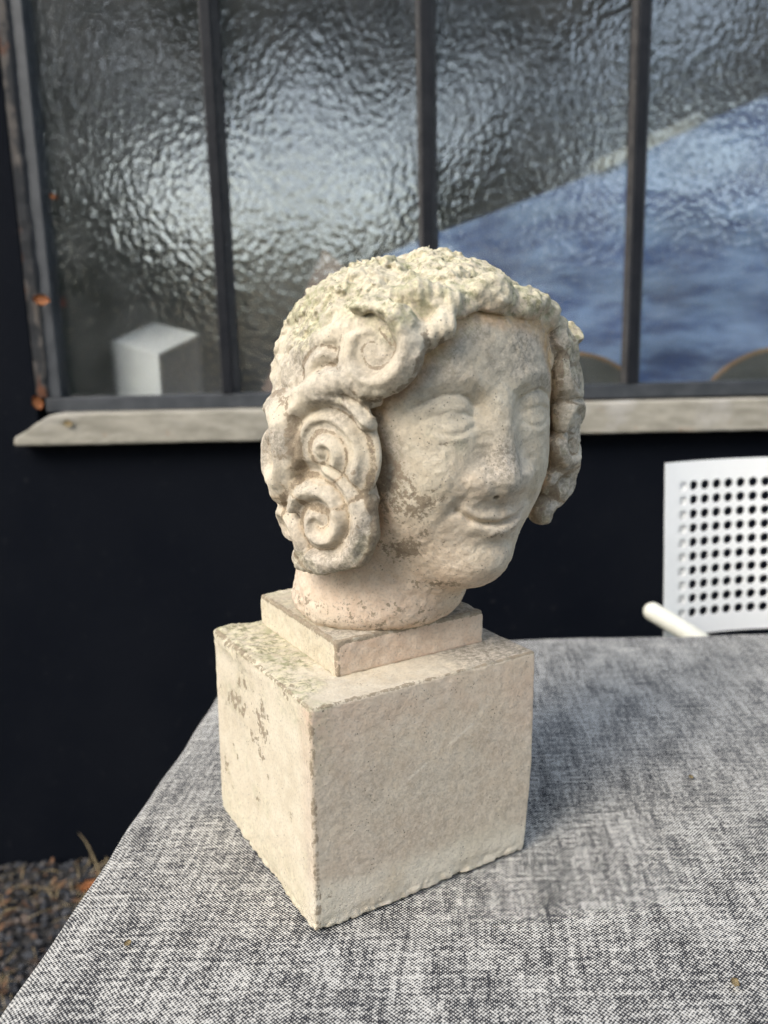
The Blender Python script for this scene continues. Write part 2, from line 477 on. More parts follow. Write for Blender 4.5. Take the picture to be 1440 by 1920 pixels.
for i in range(NX):
    for j in range(NZ):
        bm.faces.new((grid[i][j], grid[i + 1][j], grid[i + 1][j + 1], grid[i][j + 1]))
r = bmesh.ops.extrude_face_region(bm, geom=list(bm.faces))
for e in r['geom']:
    if isinstance(e, bmesh.types.BMVert): e.co.y += 0.004
bmesh.ops.recalc_face_normals(bm, faces=bm.faces)
obj('sheet', bm, m_blue(), bs, True)
M_BATTEN = simple('pale_batten', (0.36, 0.36, 0.30), (0.46, 0.45, 0.38), 12, 0.7)
bm = bmesh.new()
xa, xb = -0.10, 0.14
ca, cb = [(x, 0.075, top_z(x) + 0.088) for x in (xa, xb)]
dv = (Vector(cb) - Vector(ca)).normalized(); up = Vector((-dv.z, 0, dv.x))
vs_ = []
for base in (ca, cb):
    b0 = Vector(base)
    vs_.append([bm.verts.new(b0 + up * u_ + Vector((0, y_, 0))) for u_, y_ in ((0, 0), (0, .012), (.026, .012), (.026, 0))])
for i in range(4): bm.faces.new((vs_[0][i], vs_[0][(i + 1) % 4], vs_[1][(i + 1) % 4], vs_[1][i]))
bm.faces.new(vs_[0][::-1]); bm.faces.new(vs_[1])
bmesh.ops.recalc_face_normals(bm, faces=bm.faces)
obj('batten', bm, M_BATTEN, bs)

# two round brown-rimmed trays in front of the cover
M_RIM = simple('ochre_rim', (0.22, 0.115, 0.035), (0.30, 0.17, 0.06), 20, 0.6)
M_TRAY = simple('dark_tray', (0.05, 0.055, 0.05), (0.07, 0.07, 0.06), 14, 0.6)
for x, lab in ((0.420, 'round dark tray with ochre rim behind the third pane beside the mullion'),
               (0.890, 'round dark tray with ochre rim behind the fourth pane at the corner')):
    tr = empty('round_tray', (x, 1.868, 1.0665), 0, lab, 'tray', 'round trays behind the glass')
    bm = bmesh.new(); S_ = 64; cz, rad = -0.107, 0.200
    # only the upper arc stands above the ledge: a half-disc tray set in a slot
    a0 = math.asin((0.001 - cz) / rad)
    pts = [(rad * math.cos(a0 + (math.pi - 2 * a0) * k / S_), cz + rad * math.sin(a0 + (math.pi - 2 * a0) * k / S_)) for k in range(S_ + 1)]
    f0 = [bm.verts.new((px, 0, pz)) for px, pz in pts]; f1 = [bm.verts.new((px, 0.008, pz)) for px, pz in pts]
    bm.faces.new(f0[::-1]); bm.faces.new(f1)
    for k in range(S_): bm.faces.new((f0[k], f0[k + 1], f1[k + 1], f1[k]))
    bm.faces.new((f0[-1], f0[0], f1[0], f1[-1]))
    bmesh.ops.recalc_face_normals(bm, faces=bm.faces)
    obj('tray_face', bm, M_TRAY, tr)
    bm = bmesh.new()
    tube(bm, [(px * 1.0, 0.003, pz + 0.001) for px, pz in pts], 0.0055, 8)
    obj('rim', bm, M_RIM, tr, True)

# ================================================================== TABLE
TZ = 0.74
M_TWOOD = simple('table_wood', (0.10, 0.07, 0.045), (0.15, 0.10, 0.065), 8, 0.6)
tab = empty('table', (0.42, 0.74, 0), 0, 'table under the grey woven tablecloth carrying the stone bust', 'table')
bm = bmesh.new(); box(bm, -0.605, 0.86, -0.44, 0.455, 0.70, TZ - 0.003, 0.004); obj('table_top', bm, M_TWOOD, tab)
for sx in (-0.56, 0.80):
    for sy in (-0.39, 0.40):
        bm = bmesh.new(); box(bm, sx - .025, sx + .025, sy - .025, sy + .025, 0.0, 0.6995, 0.003); obj('leg', bm, M_TWOOD, tab)

def m_cloth():
    m = N('slub_weave'); uv = m.coord('UV')
    wob = m.n('ShaderNodeTexNoise', {'Scale': 14.0, 'Detail': 2.0}); m.set(wob.inputs['Vector'], uv)
    wv = m.n('ShaderNodeVectorMath', operation='MULTIPLY_ADD'); m.set(wv.inputs[0], wob.outputs['Color']); wv.inputs[1].default_value = (0.006, 0.006, 0); m.set(wv.inputs[2], uv)
    sep = m.n('ShaderNodeSeparateXYZ'); m.set(sep.inputs[0], wv.outputs[0])
    p = 0.00160
    # thread jitter so rows are uneven
    jx = m.math('MULTIPLY', m.math('SUBTRACT', m.noise(m.mapping(uv, (60, 500, 1)), 1, 2), 0.5), 3.0)
    jy = m.math('MULTIPLY', m.math('SUBTRACT', m.noise(m.mapping(uv, (500, 60, 1), loc=(3, 5, 0)), 1, 2), 0.5), 3.0)
    su = m.math('SINE', m.math('ADD', m.math('MULTIPLY', sep.outputs[0], math.pi / p), jx))
    sv = m.math('SINE', m.math('ADD', m.math('MULTIPLY', sep.outputs[1], math.pi / p), jy))
    s = m.math('MULTIPLY', su, sv)
    # slubs: streaks along both thread directions
    b1 = m.noise(m.mapping(uv, (22, 210, 1)), 1, 4, 0.62)
    b2 = m.noise(m.mapping(uv, (190, 16, 1), loc=(7, 1, 0)), 1, 4, 0.62)
    b3 = m.noise(uv, 240, 3, 0.6)
    b4 = m.noise(m.mapping(uv, (26, 11, 1), loc=(2, 9, 0)), 1, 3, 0.55)
    bias = m.math('ADD', m.math('MULTIPLY', m.math('SUBTRACT', b1, 0.5), 1.9), m.math('MULTIPLY', m.math('SUBTRACT', b2, 0.5), 1.8))
    bias = m.math('ADD', bias, m.math('MULTIPLY', m.math('SUBTRACT', b3, 0.5), 2.8))
    bias = m.math('ADD', bias, m.math('MULTIPLY', m.math('SUBTRACT', b4, 0.5), 1.2))
    f = m.ramp(m.math('ADD', s, bias), -0.25, 0.55)
    col = m.mix(f, (0.012, 0.0125, 0.016), (0.54, 0.515, 0.46))
    hgt = m.math('ADD', f, m.math('MULTIPLY', m.math('ABSOLUTE', s), 0.5))
    return m.pbr(col, 0.9, m.bump(hgt, 0.25, 0.0007), Specular_IOR_Level=0.2, Sheen_Weight=0.15)

def cloth():
    # rounded-edge drape described by unfolded coordinates (u,v): distance past the edge bends down
    xl0, xl1 = -0.279, -0.224       # left edge x at y=.5 and y=1.1
    yb, xr, yf = 1.2185, 1.29, 0.285
    def left(y): return xl0 + (y - 0.5) / 0.6 * (xl1 - xl0) + 0.0006 * math.sin(y * 23) + 0.0006 * math.sin(y * 57 + 1)
    nu, nv = 300, 240
    hang = 0.30
    us = np.concatenate([np.linspace(-hang, -0.03, 20, endpoint=False), np.linspace(-0.03, 0.03, 16, endpoint=False), np.linspace(0.03, 1.60, nu)])
    v0 = yf - hang
    vs2 = np.concatenate([np.linspace(v0, yf - 0.02, 12, endpoint=False), np.linspace(yf - 0.02, yb - 0.04, nv, endpoint=False), np.linspace(yb - 0.04, yb + 0.03, 20, endpoint=False), np.linspace(yb + 0.03, yb + hang, 18)])
    bm = bmesh.new(); uvl = bm.loops.layers.uv.new('UVMap')
    rad = 0.014
    def fold(t):         # t: signed distance inside (+) the edge along the cloth; returns (in-plane pos, drop)
        if t >= rad: return t, 0.0
        a = (rad - t) / rad
        if a < math.pi / 2: return rad - rad * math.sin(a), rad - rad * math.cos(a)
        ex = (a - math.pi / 2) * rad
        return -0.03 * min(ex, .2) , rad + ex
    rows = []
    from mathutils import noise as mn
    for u in us:
        row = []
        for v in vs2:
            px, dz1 = fold(u)
            qy, dz2 = fold(yb - v)
            y = yb - qy
            qf, dz3 = fold(v - yf)
            if v < yf + rad: y = yf + qf
            x = left(min(max(v, 0.2), 1.22)) + px
            dz = max(dz1, dz2, dz3) if min(dz1, dz2, dz3) >= 0 else 0
            if dz1 > 0 and dz2 > 0: dz = max(dz1, dz2)
            w = mn.noise(Vector((u * 5, v * 5, 0))) * 0.0014 + mn.noise(Vector((u * 14, v * 3.2, 4))) * 0.0010 + mn.noise(Vector((u * 3, v * 18, 9))) * 0.0009
            far = max(0, min(1, (v - 0.85) / 0.35)); w += far * (0.003 * mn.noise(Vector((u * 7, v * 2, 2))))
            if dz > rad:
                x += (0.010 * math.sin(v * 34) + .006 * math.sin(v * 61)) * min(1, (dz1 - rad) / .1) if dz1 > rad else 0
                y += 0.012 * math.sin(u * 30) * min(1, (dz2 - rad) / .1) if dz2 > rad else 0
            row.append(bm.verts.new((x, y, TZ + 0.0012 + max(w, -0.0015) - dz)))
        rows.append(row)
    for i in range(len(us) - 1):
        for j in range(len(vs2) - 1):
            f = bm.faces.new((rows[i][j], rows[i + 1][j], rows[i + 1][j + 1], rows[i][j + 1]))
            for l, (a, b) in zip(f.loops, ((i, j), (i + 1, j), (i + 1, j + 1), (i, j + 1))): l[uvl].uv = (us[a], vs2[b])
    o = obj('tablecloth', bm, m_cloth(), None, True)
    return tag(o, 'grey slub-woven black and white tablecloth spread over the table', 'tablecloth')
cloth()

# ================================================================== STONE BUST
HO = Vector((0.037, 0.708, 1.152)); HTH = R(33.0); HROLL = R(2.0)
PB = Vector((-0.0582, 0.5683, TZ)); PYAW = 0.523; PW, PD, PH = 0.2148, 0.2137, 0.1869
SX, SY, SW, SD, SH = 0.0445, 0.0432, 0.1464, 0.1608, 0.0291

def m_stone():
    m = N('weathered_limestone'); v = m.coord()
    n_big = m.noise(v, 16, 5, 0.6); n_mid = m.noise(v, 80, 6, 0.65); n_fine = m.noise(v, 520, 4, 0.65)
    n_frac = m.noise(v, 130, 8, 0.68)
    warm, grey, lich, brown, ochre = m.attr('warm'), m.attr('grey'), m.attr('lichen'), m.attr('brown'), m.attr('ochre')
    base = m.mix(m.ramp(n_big, 0.3, 0.7), (0.50, 0.425, 0.31), (0.60, 0.525, 0.40))
    base = m.mix(m.math('MULTIPLY', m.ramp(n_mid, 0.4, 0.65), 0.45), base, (0.64, 0.58, 0.46))
    base = m.mix(warm, base, m.mix(m.ramp(n_mid, 0.35, 0.65), (0.575, 0.42, 0.305), (0.645, 0.505, 0.385)))
    n_spk = m.noise(v, 330, 5, 0.7)
    gcol = m.mix(m.ramp(m.math('ADD', m.math('MULTIPLY', n_frac, 0.4), m.math('MULTIPLY', n_spk, 0.6)), 0.40, 0.60), (0.19, 0.168, 0.132), (0.52, 0.455, 0.37))
    base = m.mix(grey, base, gcol)
    base = m.mix(m.math('MULTIPLY', ochre, m.ramp(n_frac, 0.34, 0.56, 0.35, 0.95)), base, m.mix(m.ramp(n_mid, .35, .65), (0.42, 0.26, 0.12), (0.56, 0.40, 0.22)))
    lf = m.noise(v, 190, 5, 0.65)
    lcol = m.mix(m.ramp(lf, 0.36, 0.62), (0.22, 0.205, 0.115), (0.64, 0.57, 0.39))
    lcol = m.mix(m.math('MULTIPLY', m.ramp(m.noise(v, 38, 5, 0.65), 0.50, 0.62), 0.65), lcol, m.mix(m.ramp(n_fine, .35, .65), (0.20, 0.205, 0.11), (0.42, 0.40, 0.25)))
    base = m.mix(m.math('MULTIPLY', lich, m.ramp(n_frac, 0.40, 0.56, 0.25, 1.0)), base, lcol)
    base = m.mix(m.math('MULTIPLY', m.attr('pale'), 0.6), base, (0.66, 0.60, 0.50))
    # fine mottling and dark pits
    base = m.mix(m.math('MULTIPLY', m.ramp(n_fine, 0.46, 0.68), 0.34), base, (0.24, 0.21, 0.165))
    pit = m.n('ShaderNodeTexVoronoi', {'Scale': 300.0}); m.set(pit.inputs['Vector'], v)
    pm = m.math('MULTIPLY', m.math('LESS_THAN', pit.outputs['Distance'], 0.17), m.ramp(m.noise(v, 55, 3), 0.52, 0.64))
    base = m.mix(m.math('MULTIPLY', pm, 0.75), base, (0.07, 0.06, 0.048))
    bk = m.ramp(m.math('ADD', brown, m.math('MULTIPLY', m.math('SUBTRACT', m.math('ADD', m.math('MULTIPLY', n_frac, 0.6), m.math('MULTIPLY', m.noise(v, 330, 5, 0.7), 0.4)), 0.5), 2.3)), 0.50, 0.62)
    bk = m.math('MULTIPLY', bk, m.ramp(brown, 0.02, 0.2))
    bcol = m.mix(m.ramp(n_fine, 0.3, 0.7), (0.16, 0.12, 0.082), (0.29, 0.23, 0.16))
    base = m.mix(m.math('MULTIPLY', bk, 0.85), base, bcol)
    h = m.math('ADD', m.math('MULTIPLY', n_mid, 0.07), m.math('MULTIPLY', n_fine, 0.65))
    h = m.math('ADD', h, m.math('MULTIPLY', m.math('MULTIPLY', lich, lf), 1.1))
    h = m.math('SUBTRACT', h, m.math('MULTIPLY', pm, 0.7))
    h = m.math('SUBTRACT', h, m.math('MULTIPLY', bk, 0.12))
    return m.pbr(base, 0.93, m.bump(h, 0.75, 0.0013), Specular_IOR_Level=0.25)
M_STONE = m_stone()

bust = empty('stone_bust', (PB.x, PB.y, TZ), 0, 'weathered cream stone bust of a smiling curly haired head on a square plinth', 'sculpture')
def to_bust(o, loc, rz):
    o.parent = bust; o.location = Vector(loc) - Vector((PB.x, PB.y, TZ)); o.rotation_euler = (0, 0, rz)
    return o

def stone_attrs(P, kind):
    """stain masks from noise and place (own colours of the stone, lichen and dirt)"""
    return None

# ---- plinth
def plinth_fn(P):
    q = P.copy(); t = np.clip(P[:, 2] / PH, 0, 1)
    sc = 1 - 0.035 * (1 - sstep(t, 0.0, 0.55))
    q[:, 0] = q[:, 0] + 0.004 * (1 - t); q[:, 0] = np.where(q[:, 0] > 0, q[:, 0] / (1 - 0.05 * (1 - sstep(t, 0.0, 0.5))), q[:, 0]); q[:, 2] -= PH / 2
    d = rbox(q, (PW / 2, PD / 2, PH / 2), 0.003)
    n1 = fbm(P, 60, 3, 1); n2 = fbm(P, 190, 2, 4)
    low = sstep(-P[:, 2], -0.016, -0.001)
    d = d + low * (0.0020 * np.maximum(n1, 0) + 0.0014 * np.maximum(n2, 0) + 0.0010 * vnoise(P, 330, 17) + 0.0004)
    bl = sstep(-P[:, 0], 0.06, 0.10) * sstep(P[:, 1], -0.06, 0.04) * sstep(P[:, 2], PH - .02, PH)
    d = d - bl * (0.0010 + 0.0030 * np.abs(n1) + 0.0012 * n2)
    edge = sstep(P[:, 2], PH - 0.01, PH)
    d = d + edge * 0.0014 * np.maximum(n1, 0) + 0.0002 * n2 + 0.0001 * n1
    # long scratch across the front face
    return d
D, lo = evalgrid(plinth_fn, (-.125, -.125, -.004), (.125, .125, PH + .012), 0.0013 * RES, 5, 0.007)
V, F = surface_nets(D, lo, 0.0013 * RES)
fr = sstep(-V[:, 1], 0.08, 0.104)       # front (right-hand) face
n8, n20, n90, n9b = fbm(V, 14, 3, 1), fbm(V, 40, 3, 2), fbm(V, 150, 3, 3), fbm(V, 90, 4, 12, 0.6)
zt = V[:, 2] / PH
top = sstep(V[:, 2], PH - 0.004, PH - 0.0005)
left = sstep(-V[:, 0], 0.08, 0.104)
band = 1 - sstep(zt + 0.08 * V[:, 0] / PW + .02 * n20, 0.13, 0.23)
warm = fr * np.clip(0.75 + 0.5 * n8 - band * 0.6, 0, 1) * (0.65 + 0.35 * sstep(zt, .45, .85)) * (1 - top)
scr = np.exp(-(poly2(V[:, 0], V[:, 2], [(-0.086, 0.068), (-.06, .087), (-0.01, 0.113), (0.04, 0.137)]) / 0.0011 ** 2)) * fr
grey = fr * np.clip(0.30 + 0.9 * sstep(1 - np.abs(zt - 0.45 - .15 * n8) * 2.0, 0.0, 0.75) * np.clip(.75 + .5 * n20, 0, 1), 0, 1) * 0.40 * (1 - band) + 0.08 * fr * band
grey = np.maximum(grey * (1 - .9 * scr), 0.15 * left * sstep(n8, 0.1, 0.5))
grey = np.maximum(grey, 0.95 * top * sstep(V[:, 0] + 0.3 * V[:, 1] + 0.03 * n8, -0.06, 0.02))  # right side of the top greyed: stain with the head's shadow painted in
lich = np.clip(top * sstep(-V[:, 0] + 0.35 * V[:, 1] + 0.03 * n20, 0.03, 0.08), 0, 1) + 0.35 * left * sstep(n8 + n20, -0.1, 0.6)
lich = np.maximum(lich, 0.30 * sstep(-zt, -0.3, -0.1) * left)
brown = left * sstep(n90 * .6 + n20 * .8 + 0.9 * np.exp(-((V[:, 1] - 0.02) / 0.05) ** 2 - ((zt - 0.72) / 0.16) ** 2), 0.45, 1.0) * .62
eb = np.exp(-np.minimum(np.minimum(np.abs(V[:, 2] - PH), 1), 1) ** 2 / 0.003 ** 2) * (np.exp(-(V[:, 1] + PD / 2) ** 2 / 0.004 ** 2) + np.exp(-(V[:, 0] + PW / 2) ** 2 / 0.004 ** 2))
brown = np.maximum(brown, sstep(eb, 0.2, 0.7) * 0.60)
vb_ = np.exp(-((V[:, 0] + PW / 2) ** 2 + (V[:, 1] + PD / 2) ** 2) / 0.005 ** 2)
brown = np.maximum(brown, sstep(vb_, 0.3, 0.9) * 0.55)
plinth = mesh_np('plinth', V, F, M_STONE, None, dict(pale=np.maximum(scr * np.clip(.7 + n20, 0, 1), .75 * fr * band * np.clip(.8 + n20, 0, 1)),warm=warm, grey=grey, lichen=np.clip(lich, 0, 1), brown=brown))
cp = Matrix.Rotation(PYAW, 3, 'Z') @ Vector((PW / 2, PD / 2, 0))
to_bust(plinth, (PB.x + cp.x, PB.y + cp.y, TZ + 0.0022), PYAW)

# ---- step slab
def step_fn(P):
    q = P.copy(); q[:, 2] -= SH / 2
    d = rbox(q, (SW / 2, SD / 2, SH / 2 + 0.001), 0.0022)
    n2 = fbm(P, 160, 2, 8); n1 = fbm(P, 55, 3, 9)
    return d + 0.0005 * n2 + 0.0012 * np.maximum(n1, 0) * sstep(P[:, 2], SH - 0.006, SH)
D, lo = evalgrid(step_fn, (-.09, -.095, -.006), (.09, .095, SH + .008), 0.0013 * RES, 5, 0.004)
V, F = surface_nets(D, lo, 0.0013 * RES)
fr = sstep(-V[:, 1], SD / 2 - .006, SD / 2 - .001); top = sstep(V[:, 2], SH - 0.003, SH - 0.0005); left = sstep(-V[:, 0], SW / 2 - .006, SW / 2 - .001)
n8, n20, n90, n9b = fbm(V, 14, 3, 31), fbm(V, 40, 3, 32), fbm(V, 150, 3, 33), fbm(V, 90, 4, 34, 0.6)
warm = fr * np.clip(0.85 + 0.4 * n8, 0, 1) * (1 - top) * 0.9
grey = top * np.clip(0.35 + 0.5 * n8 + 0.6 * sstep(V[:, 0] + 0.3 * V[:, 1], 0.0, 0.05), 0, 0.95)  # slab top greyer to the right, where the head's shadow is painted in
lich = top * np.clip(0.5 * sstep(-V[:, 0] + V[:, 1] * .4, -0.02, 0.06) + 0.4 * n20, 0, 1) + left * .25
eb = np.exp(-(V[:, 2] - SH) ** 2 / 0.0035 ** 2) * (np.exp(-(V[:, 1] + SD / 2) ** 2 / 0.004 ** 2) + np.exp(-(V[:, 0] + SW / 2) ** 2 / 0.004 ** 2)) + np.exp(-((V[:, 0] + SW / 2) ** 2 + (V[:, 1] + SD / 2) ** 2) / 0.004 ** 2)
brown = sstep(eb, 0.15, 0.6) * 0.68
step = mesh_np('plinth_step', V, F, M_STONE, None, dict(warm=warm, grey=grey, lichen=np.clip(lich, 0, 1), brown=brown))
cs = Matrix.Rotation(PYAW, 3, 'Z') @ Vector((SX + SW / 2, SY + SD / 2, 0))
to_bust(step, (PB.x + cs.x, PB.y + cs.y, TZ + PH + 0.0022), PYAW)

# ---- head: local frame x = statue's left, -y = facing, z = up; origin at mid head
def gauss(x, y, cx, cy, sx, sy): return np.exp(-((x - cx) / sx) ** 2 - ((y - cy) / sy) ** 2)
NECK0 = (-0.032, 0.037, -0.203)
def face_fn(P):
    x, y, z = P.T; ax = np.abs(x)
    M = P.copy(); M[:, 0] = ax
    d = smax(sell(P, (0, 0.0, 0.002), (0.0915, 0.0985, 0.122), 2.7), z - 0.068, 0.02)
    d = smin(d, ell(P, (0, -0.024, -0.082), (0.077, 0.066, 0.070)), 0.024)
    d = smin(d, ell(P, (0, -0.060, -0.129), (0.033, 0.029, 0.029)), 0.024)
    # neck
    dn = cone(P, NECK0, (-0.018, 0.026, -0.10), 0.0785, 0.072)
    dn = smax(dn, -(z + 0.1975), 0.026) + 0.0016 * sstep(y, -0.01, 0.03) * fbm(P, 120, 2, 37)
    d = smin(d, dn, 0.030)
    # nose
    nb = cone(P, (0, -0.0890, -0.010), (0, -0.0985, -0.062), 0.0108, 0.0125)
    nb = smin(nb, ell(P, (0, -0.0980, -0.0645), (0.0145, 0.0120, 0.0112)), 0.008)
    nb = smin(nb, ell(M, (0.0175, -0.0930, -0.0655), (0.0098, 0.0120, 0.0095)), 0.006)
    d = smin(d, nb, 0.012)
    d = smax(d, -ell(M, (0.0082, -0.099, -0.0765), (0.0042, 0.006, 0.0030)), 0.003)
    # relief of the face, carved from the front
    fr = sstep(-y, 0.02, 0.06)
    near = np.abs(d) < 0.02
    idx = np.nonzero(near & (fr > 0))[0]
    X0_ = ax[idx]; Z = z[idx]; S = x[idx]; X = X0_
    r = 0.0048 * gauss(X, Z, 0.054, -0.066, 0.028, 0.028) + 0.0016 * gauss(X, Z, 0.043, -0.050, 0.020, 0.019)                 # cheeks
    E = Z - 0.0060; X = 0.0425 + (X0_ - 0.0425) * 1.12
    ero = vnoise(P[idx], 95, 19); ero2 = 0.75 + 0.5 * vnoise(P[idx], 60, 23); E2 = E + .0008 * ero
    r -= 0.0034 * gauss(X, E, 0.040, -0.013, 0.027, 0.013)                # sockets
    r -= 0.0042 * gauss(X, E, 0.0190, -0.0145, 0.0085, 0.011)             # inner corners
    r += 0.0026 * gauss(X, E, 0.0435, -0.0150, 0.016, 0.0065)             # lids
    r += 0.0018 * gauss(X, E, 0.046, -0.0330, 0.018, 0.0060)              # pouch
    r -= 0.0015 * ero2 * np.exp(-poly2(X, E2, [(.021, -.0225), (.030, -.0190), (.046, -.0175), (.066, -.0225)]) / 0.0019 ** 2)
    r -= 0.0020 * ero2 * np.exp(-poly2(X, E2, [(.019, -.0140), (.026, -.0085), (.036, -.0055), (.048, -.0050), (.060, -.0085), (.072, -.0145)]) / 0.0019 ** 2)
    r -= 0.0018 * ero2 * np.exp(-poly2(X, E2, [(.022, -.0285), (.032, -.0325), (.044, -.0335), (.058, -.0305)]) / 0.0024 ** 2)
    r += 0.0016 * np.exp(-poly2(X, E, [(.013, -.001), (.024, .006), (.042, .008), (.062, .003), (.078, -.008)]) / 0.0065 ** 2)
    # mouth
    X = X0_
    r += 0.0050 * gauss(X, Z, 0.0, -0.098, 0.034, 0.020)
    r += 0.0018 * np.exp(-poly2(X, Z, [(0, -.0945), (.007, -.0925), (.018, -.0925), (.031, -.0878)]) / 0.0036 ** 2)
    r += 0.0030 * np.exp(-poly2(X, Z, [(0, -.1065), (.010, -.1055), (.022, -.1000)]) / 0.0048 ** 2)
    r -= 0.0044 * np.exp(-poly2(X, Z, [(0, -.0998), (.006, -.0988), (.014, -.0980), (.024, -.0940), (.0335, -.0868)]) / 0.0019 ** 2)
    r -= 0.0040 * gauss(X, Z, 0.0365, -0.0850, 0.0055, 0.0060)
    r -= 0.0020 * gauss(X, Z, 0.0, -0.1175, 0.022, 0.0065)
    r -= 0.0008 * np.exp(-poly2(X, Z, [(.0215, -.066), (.031, -.073), (.041, -.084), (.044, -.094)]) / 0.0045 ** 2)
    r -= 0.0014 * gauss(X, Z, 0.0, -0.087, 0.0035, 0.005)
    r += 0.0026 * gauss(X, Z, 0.0, -0.135, 0.020, 0.013)
    d[idx] -= r * fr[idx]
    # tool marks and erosion
    Q = P[idx]
    d[idx] += 0.0002 * fbm(Q, 110, 2, 3) + 0.0002 * vnoise(Q, 16, 5) + 0.0005 * vnoise(Q, 260, 7)
    return d

# carved curls: centre, outward normal, start radius, start angle, sense (+ anticlockwise seen from outside), turns, aspect
CURLS = [
    ((-0.062, -0.079, 0.056), (-0.55, -0.80, 0.20), 0.0200, 160, 1, 1.25, 0.90),
    ((-0.0900, -0.066, 0.034), (-0.80, -0.58, 0.10), 0.0290, 110, -1, 1.6, 1.0),
    ((-0.107, -0.028, 0.018), (-0.92, -0.32, 0.15), 0.0150, 60, 1, 1.0, 0.8),
    ((-0.1130, -0.029, -0.040), (-0.90, -0.43, 0.02), 0.0420, 30, 1, 2.35, 1.0),
    ((-0.1110, -0.019, -0.094), (-0.91, -0.40, -0.10), 0.0385, 75, -1, 1.95, 1.0),
    ((-0.112, 0.024, -0.106), (-0.95, 0.10, -0.2), 0.0260, 200, 1, 1.3, 0.9),
    ((-0.122, 0.024, -0.042), (-0.98, 0.12, 0.0), 0.0300, 120, -1, 1.4, 1.1),
    ((0.092, -0.066, 0.040), (0.40, -0.85, 0.35), 0.0190, 30, -1, 1.3, 0.9),
    ((0.101, -0.064, 0.010), (0.45, -0.88, 0.10), 0.0230, 140, 1, 1.6, 0.9),
    ((0.104, -0.066, -0.026), (0.35, -0.92, -0.15), 0.0200, 220, -1, 1.3, 0.75),
    ((0.102, -0.064, -0.054), (0.45, -0.88, 0.25), 0.0210, 60, 1, 1.4, 0.70),
    ((0.098, -0.058, -0.083), (0.40, -0.90, -0.10), 0.0190, 160, -1, 1.2, 0.75),
    ((0.090, -0.050, -0.108), (0.45, -0.85, -0.25), 0.0165, 40, 1, 1.1, 0.7),
    ((0.106, -0.010, -0.055), (0.98, -0.15, 0.0), 0.0330, 90, 1, 1.6, 1.0),
]
# loose locks: polylines with radii
LOCKS = [
    ([(-0.098, -0.052, 0.016), (-0.110, -0.034, 0.010), (-0.119, -0.012, 0.000), (-0.122, 0.012, -0.006), (-0.116, 0.040, -0.004)], [.008, .010, .010, .009, .007]),
    ([(-0.126, -0.002, -0.068), (-0.127, 0.020, -0.074), (-0.118, 0.044, -0.080)], [.006, .009, .007]),
    ([(-0.100, -0.044, -0.122), (-0.112, -0.016, -0.132), (-0.114, 0.012, -0.136), (-0.104, 0.042, -0.134)], [.006, .009, .009, .007]),
    ([(-0.086, -0.062, 0.054), (-0.098, -0.044, 0.050), (-0.107, -0.018, 0.040), (-0.112, 0.010, 0.032)], [.006, .009, .009, .007]),
    ([(-0.040, -0.092, 0.070), (-0.062, -0.078, 0.074), (-0.080, -0.056, 0.068), (-0.094, -0.028, 0.058)], [.006, .009, .009, .007]),
    ([(-0.088, -0.058, 0.000), (-0.098, -0.058, 0.008), (-0.110, -0.048, 0.012), (-0.119, -0.026, 0.006), (-0.121, -0.002, -0.016)], [.006, .009, .0105, .010, .007]),
    ([(-0.093, -0.050, -0.055), (-0.092, -0.050, -0.075), (-0.092, -0.048, -0.098), (-0.097, -0.036, -0.117), (-0.102, -0.014, -0.125)], [.0065, .0085, .009, .0095, .008]),
    ([(-0.044, -0.094, 0.066), (-0.052, -0.096, 0.050), (-0.066, -0.088, 0.043), (-0.076, -0.080, 0.048)], [.006, .008, .008, .005]),
    ([(0.086, -0.070, 0.048), (0.100, -0.064, 0.030), (0.097, -0.068, 0.006), (0.108, -0.062, -0.020), (0.102, -0.066, -0.044), (0.108, -0.060, -0.068), (0.096, -0.058, -0.094), (0.090, -0.050, -0.112)], [.007, .010, .009, .010, .009, .010, .009, .006]),
    ([(0.078, -0.072, 0.050), (0.087, -0.070, 0.030), (0.089, -0.068, 0.0), (0.092, -0.066, -0.03)], [.007, .009, .008, .007]),
]
def frame(nrm):
    n = np.array(nrm, float); n /= np.linalg.norm(n)
    a = np.cross(n, (0, 0, 1)); a /= np.linalg.norm(a); b = np.cross(a, n)
    return a.astype(np.float32), b.astype(np.float32), n.astype(np.float32)

